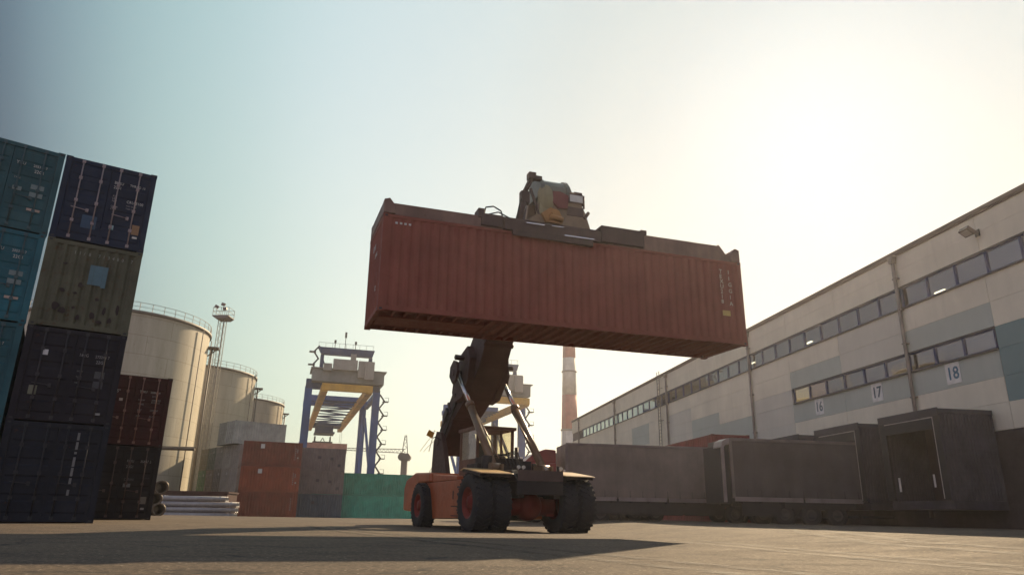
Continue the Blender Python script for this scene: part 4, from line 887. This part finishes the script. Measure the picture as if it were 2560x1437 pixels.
# ------------------------------------------------------------------ pipes, pipe rack, low mound
PG = plain((0.33, 0.315, 0.31), 0.45, 0.2); yp = 0.10
n_ = 0
prow = [(0, 0), (0, 1), (0, 2), (0.0, 3)]
for r_ in range(4):
    for q_ in range(2):
        L = 6.3 if not (r_ == 3) else 5.3
        rad = 0.20; z = -0.30 + rad + r_*0.44
        o = Vector((-29.2 + 0.05*r_, 62.0 + 0.42*q_, z)); dr = Vector((math.cos(yp), math.sin(yp), 0))
        b = MB(); M = Matrix((Vector((0, 0, 1)), Vector((-math.sin(yp), math.cos(yp), 0)), dr)).transposed().to_4x4(); M.translation = Vector((0, 0, 0))
        b.lathe([(rad, 0), (rad, L), (rad - 0.02, L), (rad - 0.02, 0)], 18, M=M, closed=True)
        b.lathe([(rad + 0.001, 0.22), (rad + 0.025, 0.24), (rad + 0.025, 0.34), (rad + 0.001, 0.36)], 18, M=M); b.lathe([(rad + 0.001, L - 0.55), (rad + 0.02, L - 0.53), (rad + 0.02, L - 0.45), (rad + 0.001, L - 0.43)], 18, M=M)
        o_ = b.build('steel_pipe', PG, loc=o)
        lbl = f'long pale steel pipe, {["lowest", "second lowest", "second highest", "topmost"][r_]} of the {"front" if q_ == 0 else "back"} row of the pile'
        tag(o_, lbl, 'pipe', 'steel pipes in the pile beside the near stacks')
WP = ['wide rusty pipe seen end on at the foot of its pile, nearest the pale pipes', 'wide rusty pipe seen end on at the foot of its pile, beside the near containers', 'wide rusty pipe seen end on, middle of its pile', 'wide rusty pipe seen end on, topmost of its pile']
for i, (x, y, z, R) in enumerate(((-19.98, 42.6, 0.33, 0.33), (-20.68, 42.5, 0.33, 0.33), (-20.30, 42.7, 0.92, 0.33), (-20.12, 42.8, 1.56, 0.36))):
    b = MB(); M = Matrix.Rotation(PI/2, 4, 'X'); b.lathe([(R, 0), (R, -6), (R - 0.05, -6), (R - 0.05, 0)], 28, M=M, closed=True)
    b.lathe([(R + 0.001, 0.02), (R + 0.04, 0.0), (R + 0.04, -0.12), (R + 0.001, -0.14)], 28, M=M)
    o_ = b.build('large_pipe', paint((0.16, 0.12, 0.08), 0.45, 0.2, 0.3, 0.4), loc=(x, y, z), rot=(0, 0, 0.55))
    tag(o_, WP[i], 'pipe', 'wide pipes lying end on')
rk = thing('pipe_bridge', 'thin pipe bridge on a post in front of the big tank', 'pipe rack', (-24.5, 52, 0))
b = MB(); b.tube((-12, 0, 4.6), (2.0, 0, 4.45), 0.11, n=10); b.tube((-12, 0.3, 4.75), (2.0, 0.3, 4.6), 0.05, n=8); b.build('pipe', plain((0.10, 0.075, 0.05), 0.6), rk)
for x in (-9.5, -1.2):
    b = MB(); b.beam((x - 0.2, 0, -0.3), (x - 0.2, 0, 4.4), 0.08); b.beam((x + 0.2, 0, -0.3), (x + 0.2, 0, 4.4), 0.08)
    for z in range(4): b.beam((x - 0.2, 0, z + 0.2), (x + 0.2, 0, z + 1.1), 0.04)
    b.build('post', plain((0.22, 0.19, 0.14), 0.6), rk)
b = MB(); b.box((-2.4, -0.3, 0.0), (4.4, 3.0, 2.1)); b.box((-2.5, -0.4, 2.11), (4.5, 3.1, 2.25))
tag(b.build('storage_shed', paint((0.05, 0.018, 0.016), 0.7, 0, 0.1, 0.4), loc=(-29.5, 66, -0.35), rot=(0, 0, 0.1)), 'low dark red storage box behind the steel pipes', 'storage box')

# ------------------------------------------------------------------ tanks
def tank_mat():
    m, nt, b = new_mat('tank_paint'); v = coords(nt)
    n1 = noise(nt, coords(nt, (1, 1, 0.12)), 0.55, 6, 0.7); n2 = noise(nt, v, 1.8, 5, 0.7)
    base = ramp(nt, n1, [(0.30, (0.34, 0.29, 0.20)), (0.70, (0.52, 0.47, 0.36))])
    base = mixc(nt, ramp(nt, n2, [(0.60, (0, 0, 0)), (0.72, (0.5,) * 3)]), base, (0.22, 0.17, 0.11))
    br = nt.nodes.new('ShaderNodeTexBrick')
    # plate seams: cylindrical coordinates
    sx = nt.nodes.new('ShaderNodeSeparateXYZ'); nt.links.new(v, sx.inputs[0])
    at = nt.nodes.new('ShaderNodeMath'); at.operation = 'ARCTAN2'; nt.links.new(sx.outputs[1], at.inputs[0]); nt.links.new(sx.outputs[0], at.inputs[1])
    ml = nt.nodes.new('ShaderNodeMath'); ml.operation = 'MULTIPLY'; ml.inputs[1].default_value = 10.5; nt.links.new(at.outputs[0], ml.inputs[0])
    cb_ = nt.nodes.new('ShaderNodeCombineXYZ'); nt.links.new(ml.outputs[0], cb_.inputs[0]); nt.links.new(sx.outputs[2], cb_.inputs[1])
    nt.links.new(cb_.outputs[0], br.inputs['Vector']); br.inputs['Scale'].default_value = 1.0; br.inputs['Brick Width'].default_value = 5.5; br.inputs['Row Height'].default_value = 2.2
    br.inputs['Mortar Size'].default_value = 0.035; br.inputs['Color1'].default_value = (1, 1, 1, 1); br.inputs['Color2'].default_value = (0.9, 0.9, 0.9, 1); br.inputs['Mortar'].default_value = (0.62, 0.56, 0.5, 1)
    base = mixc(nt, 0.8, base, br.outputs['Color'], 'MULTIPLY')
    nt.links.new(base, b.inputs['Base Color']); b.inputs['Roughness'].default_value = 0.55; bump(nt, b, n2, 0.1, 0.03); return m
TANKM = tank_mat(); TRIM = plain((0.16, 0.13, 0.10), 0.6)
RT_ = 10.5
tproto = None
for i, (x, y, lb_) in enumerate(((-49.7, 88.0, 'largest looking cream storage tank, half hidden by the maroon container stack'), (-54.5, 120.2, 'middle cream storage tank behind the lighting mast'), (-59.8, 153.8, 'farthest and smallest looking cream storage tank'))):
    if i == 0:
        tk = thing('storage_tank', lb_, 'tank', (x, y, -0.4), 0, 'cream storage tanks in a row')
        b = MB(); b.lathe([(RT_, 0), (RT_, 22.3)], 96); b.lathe([(RT_ + 0.06, 1.9), (RT_ + 0.15, 1.9), (RT_ + 0.15, 2.05), (RT_ + 0.06, 2.05)], 96, closed=True); b.build('shell', TANKM, tk)
        b = MB(); b.lathe([(RT_ + 0.0, 22.3), (RT_ + 0.22, 22.32), (RT_ + 0.22, 22.62), (RT_, 22.62), (RT_*0.5, 23.1), (0.05, 23.3)], 96); b.build('roof', TRIM, tk)
        b = MB()
        for k in range(48):
            a = 2*PI*k/48; a2 = 2*PI*(k + 1)/48; p = lambda t, z: ((RT_ + 0.05)*math.cos(t), (RT_ + 0.05)*math.sin(t), z)
            b.beam(p(a, 22.5), p(a, 23.6), 0.05); b.beam(p(a, 23.6), p(a2, 23.6), 0.045); b.beam(p(a, 23.1), p(a2, 23.1), 0.035)
        b.build('railing', plain((0.25, 0.21, 0.16), 0.6), tk)
        b = MB()                                                        # side platform with downpipe near the right limb
        for ang in (math.radians(21), math.radians(-12)):
            c_, s_ = math.cos(ang), math.sin(ang)
            M = Matrix.Rotation(ang, 4, 'Z')
            if ang > 0:
                b.box((RT_, -0.9, 20.9), (RT_ + 1.3, 0.9, 21.05), M=M)
                b.beam(M @ Vector((RT_, 0, 19.9)), M @ Vector((RT_ + 1.1, 0, 20.9)), 0.15)
                b.tube(M @ Vector((RT_ + 0.45, 0, 0)), M @ Vector((RT_ + 0.45, 0, 20.9)), 0.14, n=8)
            b.tube(M @ Vector((RT_ + 0.2, 1.6, 0)), M @ Vector((RT_ + 0.2, 1.6, 22.3)), 0.06, n=6)
        b.build('platform', TRIM, tk)
        b = MB(); b.tube((-2.0, -6.5, 22.8), (-2.0, -6.5, 27.0), 0.035, 0.015, n=6); b.build('antenna', TRIM, tk); tproto = tk
    else:
        tk = copy_tree(tproto); tk.location = (x, y, -0.4); tk['label'] = lb_
# lighting mast
ms = thing('lighting_mast', 'tall lattice lighting mast with lamp platform between the tanks', 'lamp mast', (-46.2, 110, -0.4))
b = MB(); hw = 0.55; zt = 29.6
for x, y in ((-hw, -hw), (hw, -hw), (hw, hw), (-hw, hw)): b.beam((x, y, 0), (x*0.85, y*0.85, zt), 0.075)
k = 26
for i in range(k):
    z0_, z1_ = zt*i/k, zt*(i + 1)/k
    for (ax_, ay_, bx_, by_) in ((-hw, -hw, hw, -hw), (hw, -hw, hw, hw), (hw, hw, -hw, hw), (-hw, hw, -hw, -hw)):
        f = 0.93
        b.beam((ax_*f, ay_*f, z0_), (bx_*f, by_*f, z1_), 0.03); b.beam((ax_*f, ay_*f, z1_), (bx_*f, by_*f, z1_), 0.03)
b.tube((0.2, 0, 0), (0.2, 0, zt), 0.09, n=8)
b.build('lattice', plain((0.22, 0.20, 0.16), 0.6), ms)
b = MB(); b.prism([(-1.3, zt + 0.35), (-0.8, zt), (0.8, zt), (1.3, zt + 0.35), (1.3, zt + 0.5), (-1.3, zt + 0.5)], 'y', -1.2, 1.2)
for x in (-1.25, 0, 1.25):
    for y in (-1.15, 1.15): b.beam((x, y, zt + 0.5), (x, y, zt + 1.8), 0.06)
for z in (1.15, 1.8):
    b.beam((-1.25, -1.15, zt + z), (1.25, -1.15, zt + z), 0.05); b.beam((-1.25, 1.15, zt + z), (1.25, 1.15, zt + z), 0.05); b.beam((-1.25, -1.15, zt + z), (-1.25, 1.15, zt + z), 0.05); b.beam((1.25, -1.15, zt + z), (1.25, 1.15, zt + z), 0.05)
b.build('platform', plain((0.15, 0.12, 0.10), 0.6), ms)
for (x, z, t) in ((-1.1, 2.3, 0.5), (0.15, 2.75, 0.3), (0.6, 1.9, -0.2)):
    b = MB(); b.box((-0.28, -0.2, -0.22), (0.28, 0.15, 0.22), M=Matrix.Translation((x*0.8, -0.9, zt + z*0.85)) @ Matrix.Rotation(t, 4, 'Y')); b.beam((x*0.8, -0.8, zt + z*0.85 - 0.1), (x*0.8, -0.8, zt + 0.5), 0.05); b.build('lamp', plain((0.10, 0.05, 0.045), 0.5), ms)

# ------------------------------------------------------------------ ship-to-shore cranes
CB = paint((0.018, 0.075, 0.26), 0.45, 0, 0.1, 0.3, 0.3); CB2 = paint((0.020, 0.040, 0.115), 0.45, 0, 0.1, 0.3, 0.3); COR = paint((0.56, 0.31, 0.035), 0.45, 0, 0.1, 0.3, 0.3); CG = paint((0.20, 0.205, 0.19), 0.5, 0, 0.1, 0.3, 0.3)
def crane(label, loc, rz, LG=71.0):
    """local y runs along the girders away from the camera (0 = near tip), x across, z up"""
    e = thing('gantry_crane', label, 'crane', loc, rz, 'blue gantry cranes on the quay')
    W, ZG = 8.1, 22.3
    b = MB()
    for x in (0, W): b.beam((x, 0, ZG), (x, LG, ZG), 1.15, 1.3)
    b.beam((-0.5, 0.2, ZG + 0.25), (W + 0.6, 0.2, ZG + 0.25), 1.0, 1.3); b.beam((0, LG - 1, ZG + 0.5), (W, LG - 1, ZG + 0.5), 0.5, 0.5)
    b.build('girder', COR, e)
    b = MB(); k = 9
    for i in range(k):
        y = 18 + i*(LG - 22)/k; y2 = 18 + (i + 1)*(LG - 22)/k; a, c_ = (0.5, W - 0.5) if i % 2 else (W - 0.5, 0.5)
        b.beam((a, y, ZG + 0.3), (c_, y2, ZG + 0.3), 0.22, 0.25); b.beam((0.5, y, ZG + 0.3), (W - 0.5, y, ZG + 0.3), 0.2, 0.25)
    b.build('girder_bracing', CB2, e)
    legs = {}
    for y, dx in ((11.0, 0.0), (30.0, 0.6)):
        for x in (-2.6 + dx, W + 2.6 - dx):
            b = MB(); b.beam((x, y, -0.4), (x, y, ZG + 1.8), 1.4, 1.2); lg = b.build('leg', CB, e); legs[(y, x)] = lg
        b = MB(); b.beam((-3.2 + dx, y, ZG + 2.4), (W + 3.2 - dx, y, ZG + 2.4), 1.3, 1.9 if y < 20 else 1.3); b.build('cross_beam', CB2 if y < 20 else CB, e)
        if y > 20:
            b = MB(); b.beam((-2, y, ZG + 1.2), (W + 2, y, ZG + 1.2), 0.9, 0.9); b.build('cross_beam', CB, e)
    b = MB()
    for x in (-2.6, W + 2.6): b.beam((x, 11, ZG - 16), (x, 30, ZG - 1.5), 0.5, 0.5); b.beam((x, 11, 2.5), (x, 30, 2.5), 1.0, 1.2); b.beam((x, 11, ZG + 1.0), (x, 30, ZG + 1.0), 0.9, 1.0); b.beam((x, 30, ZG - 16), (x, 12, 3.0), 0.45, 0.45)
    b.beam((W + 2.0, 30, ZG - 0.5), (W + 0.4, 12, ZG - 15), 0.4, 0.4)
    b.build('leg_bracing', CB, e)
    b = MB(); b.box((-2.2, 8.0, ZG + 2.6), (W + 3.6, 14.5, ZG + 5.0)); b.box((-2.6, 7.6, ZG + 5.01), (W + 4.0, 15.0, ZG + 5.25)); b.build('machinery_house', CG, e, bevel=0.05)
    b = MB(); b.box((1.5, 7.0, ZG + 4.9), (6.2, 7.98, ZG + 7.0)); b.box((6.4, 6.9, ZG + 3.6), (9.5, 7.9, ZG + 6.9)); b.box((7.6, 6.2, ZG + 3.2), (9.4, 6.89, ZG + 6.6)); b.box((-0.3, 6.9, ZG + 4.6), (1.3, 7.9, ZG + 6.0)); b.box((4.8, 7.0, ZG + 7.01), (5.8, 7.9, ZG + 8.2)); b.build('equipment_box', paint((0.30, 0.285, 0.25), 0.5, 0, 0.1, 0.3, 0.3), e)
    b = MB()
    for x in (-0.6, W + 0.9): b.beam((x, 11, ZG + 5.2), (x, 11, ZG + 8.4), 0.7, 0.7); b.beam((x + (1 if x > 3 else -1)*-1.0, 11, ZG + 5.2), (x, 11, ZG + 8.0), 0.25, 0.25); b.beam((x, 16, ZG + 5.2), (x, 11.4, ZG + 8.4), 0.3, 0.3)
    b.prism([(-1.6, ZG + 9.9), (W + 1.6, ZG + 9.9), (W + 1.2, ZG + 8.5), (-0.8, ZG + 8.5)], 'y', 10.3, 11.7); b.build('top_frame', CB2, e)
    b = MB()
    for x, h in ((1.7, 1.6), (3.7, 3.4), (5.8, 1.6)): b.beam((x, 11, ZG + 9.9), (x, 11, ZG + 9.9 + h), 0.12); b.box((x - 0.2, 10.8, ZG + 9.9 + h*0.7), (x + 0.2, 11.2, ZG + 10.0 + h))
    for i in range(9): b.beam((-1.5 + i*1.35, 10.3, ZG + 9.9), (-1.5 + i*1.35, 10.3, ZG + 10.8), 0.05)
    b.beam((-1.5, 10.3, ZG + 10.8), (W + 1.5, 10.3, ZG + 10.8), 0.05)
    b.build('beacon_mast', DARKSTEEL, e)
    b = MB()                                                          # zig-zag stairs beside the right leg
    x = W + 3.3; zz = 1.0; k = 0
    while zz < ZG + 1:
        b.beam((x, 10.5, zz), (x + 1.0, 10.5, zz + 1.4), 0.14, 0.3); b.beam((x + 1.0, 10.5, zz + 1.4), (x, 10.5, zz + 2.75), 0.14, 0.3)
        b.box((x + 0.6, 9.8, zz + 1.3), (x + 1.75, 11.2, zz + 1.42)); b.beam((x + 1.7, 10.0, zz + 1.4), (x + 1.7, 10.0, zz + 2.1), 0.07); b.beam((x + 0.9, 10.0, zz + 2.1), (x + 1.75, 10.0, zz + 2.1), 0.06); zz += 2.8
    b.build('stairs', DARKSTEEL, e)
    b = MB(); x = -1.3; zz = ZG + 4.8
    for k in range(2): b.beam((x, 10.5, zz), (x - 1.0, 10.5, zz + 1.4), 0.14, 0.3); b.beam((x - 1.0, 10.5, zz + 1.4), (x, 10.5, zz + 2.7), 0.14, 0.3); b.box((x - 1.9, 9.8, zz + 1.3), (x - 0.6, 11.2, zz + 1.42)); zz += 2.6
    b.build('stairs', DARKSTEEL, e)
    b = MB(); b.box((1.2, LG - 14, ZG - 2.0), (5.6, LG - 8, ZG - 0.6)); b.box((0.4, LG - 14.5, ZG - 0.6), (W - 0.4, LG - 7.5, ZG + 0.1)); b.box((1.0, LG - 14.6, ZG - 2.5), (6.0, LG - 7.4, ZG - 2.1)); b.build('trolley', CB2, e)
    b = MB()
    for x in (1.3, 5.2):
        b.tube((x, LG - 11, ZG - 2.2), (x, LG - 11, 19.2), 0.06, n=6); b.tube((x, LG - 11, 19.2), (x, LG - 11, 18.0), 0.22, n=8)
    b.tube((7.6, LG - 11, ZG - 1), (7.6, LG - 11, 17.5), 0.04, n=6); b.tube((8.0, LG - 11, ZG - 1), (8.0, LG - 11, 17.5), 0.04, n=6)
    b.path([(2.7, LG - 11, 17.8), (3.3, LG - 11, 18.9), (3.9, LG - 11, 17.8)], 0.1, 6); b.box((0.8, LG - 12.2, 17.6), (5.8, LG - 9.8, 17.9))
    b.build('hoist_rope', DARKSTEEL, e)
    return e
gd = Vector((-21, 68)).normalized(); rz_ = math.atan2(-gd.x, gd.y)
cr1 = crane('blue gantry crane with orange girders beyond the far container block', (-34.1, 130, -0.4), rz_)
cr2 = crane('blue gantry crane partly hidden behind the reach stacker boom', (-4.4, 141.5, -0.4), rz_, 43.0)
cpk = make_container('pink container hanging below the gantry crane trolley', (0.42, 0.20, 0.17), (0, 0, 0), 0, L=12.19, near='panel', group=None, detail=1)
cpos = Vector((-34.1, 130, 0)) + Matrix.Rotation(rz_, 3, 'Z') @ Vector((-2.6, 60.0 + 1.2, 0)); cpk.location = (cpos.x, cpos.y, 14.55); cpk.rotation_euler = (0, 0, rz_ - PI/2)

# slewing crane with thin jib, far away
lc_ = thing('slewing_crane', 'thin slewing crane with horizontal lattice jib beyond the green containers', 'crane', (-33.0, 230, -0.4))
b = MB()
for x in (-0.7, 0.7): b.beam((x, 0, 0), (x, 0, 16.3), 0.45)
b.box((-0.9, -0.9, 0), (0.9, 0.9, 16.4)); b.build('tower', plain((0.055, 0.045, 0.042), 0.6), lc_)
b = MB(); b.prism([(-1.9, 17.0), (-1.4, 16.3), (1.4, 16.3), (1.9, 17.0), (1.9, 17.7), (1.4, 18.4), (-1.4, 18.4), (-1.9, 17.7)], 'y', -1.6, 1.6); b.build('cabin', plain((0.045, 0.04, 0.038), 0.6), lc_)
b = MB()
for x in (-0.9, 0.9): b.beam((x, 0, 18.4), (x*0.25, 0, 24.2), 0.24)
for i in range(6):
    z = 18.4 + i*0.95; f = 0.9*(1 - 0.75*i/6); f2 = 0.9*(1 - 0.75*(i + 1)/6); s_ = 1 if i % 2 else -1; b.beam((-f*s_, 0, z), (f2*s_, 0, z + 0.95), 0.12)
b.build('mast_head', plain((0.06, 0.052, 0.048), 0.6), lc_)
b = MB(); JL = 22; n = 18; lo_ = lambda t: (-JL*t, 0, 18.6 + 0.7*t); hi_ = lambda t: (-JL*t, 0, 19.8 + 0.1*t)
b.beam(lo_(0), lo_(1), 0.2); b.beam(hi_(0), hi_(1), 0.2)
for i in range(n):
    t, t2 = i/n, (i + 1)/n; b.beam(lo_(t), hi_((t + t2)/2), 0.11); b.beam(hi_((t + t2)/2), lo_(t2), 0.11)
b.build('jib', plain((0.09, 0.08, 0.06), 0.6), lc_)
mc_ = thing('derrick_crane', 'faint yellowish lattice crane between the green containers and the reach stacker', 'crane', (-31.0, 240, -0.4))
b = MB(); P0, P1 = Vector((-2, 0, 0)), Vector((10.5, 0, 24)); off = Vector((1.6, 0, -1.0))
for o_ in (Vector((0, 0, 0)), off): b.beam(P0 + o_, P1 + o_*0.6, 0.22)
for i in range(16):
    a = P0.lerp(P1, i/16); c_ = P0.lerp(P1, (i + 0.5)/16) + off*(1 - 0.4*i/16); d_ = P0.lerp(P1, (i + 1)/16); b.beam(a, c_, 0.13); b.beam(c_, d_, 0.13)
for s_ in (0.0, 1.2): b.beam((1.5 + s_, 0, 20), (5.8 + s_*2, 0, 26), 0.15)
b.beam((4.5, 0, 20), (6.0, 0, 27), 0.25); b.beam((6.0, 0, 27), (10.5, 0, 24.2), 0.12); b.box((9.6, -1, 21.5), (12.3, 1, 24.3)); b.build('boom', plain((0.42, 0.38, 0.24), 0.6), mc_)
b = MB(); b.box((-4, -2, 0), (4, 2, 5)); b.build('base', plain((0.3, 0.25, 0.18), 0.6), mc_)

# ------------------------------------------------------------------ chimney
cm = thing('chimney', 'tall red and white banded factory chimney beside the warehouse', 'chimney', (16.75, 200, -0.4))
def ch_r(z): return 2.75 - 0.021*z
bands = [(0, 13.3, 'w'), (13.3, 23.3, 'w'), (23.3, 33.0, 'r'), (33.0, 43.6, 'w'), (43.6, 53.5, 'r'), (53.5, 58, 'w')]
CW_ = paint((0.55, 0.51, 0.44), 0.7, 0, 0.0, 0.35, 0.3); CR_ = paint((0.42, 0.13, 0.10), 0.7, 0, 0.0, 0.35, 0.3)
for z0_, z1_, k in bands:
    b = MB(); b.tube((0, 0, z0_), (0, 0, z1_), ch_r(z0_), ch_r(z1_), n=40); b.build('white_band' if k == 'w' else 'red_band', CW_ if k == 'w' else CR_, cm)
for z in (23.3, 39.7, 55):
    b = MB(); b.lathe([(ch_r(z), z - 0.3), (ch_r(z) + 0.3, z - 0.1), (ch_r(z) + 0.3, z + 0.15), (ch_r(z), z + 0.2)], 40); b.build('ring_walkway', plain((0.22, 0.19, 0.16), 0.6), cm)
b = MB()
for x in (-1.9, -1.5): b.beam((x, -2.1, 1), (x*0.9, -1.9, 56), 0.09)
b.build('ladder', plain((0.25, 0.22, 0.18), 0.6), cm)

# ------------------------------------------------------------------ haze
hz = MB(); hz.box((-720, -320, -2.5), (640, 920, 60.5))
hz_m = bpy.data.materials.new('haze_air'); hz_m.use_nodes = True; nt = hz_m.node_tree; nt.nodes.clear()
o_ = nt.nodes.new('ShaderNodeOutputMaterial'); pv = nt.nodes.new('ShaderNodeVolumePrincipled'); nt.links.new(pv.outputs[0], o_.inputs['Volume'])
pv.inputs['Color'].default_value = (0.88, 0.85, 0.88, 1); pv.inputs['Density'].default_value = 0.00052; pv.inputs['Anisotropy'].default_value = 0.64
h_ = hz.build('haze', hz_m); tag(h_, kind='stuff')
hz_m.cycles.homogeneous_volume = True
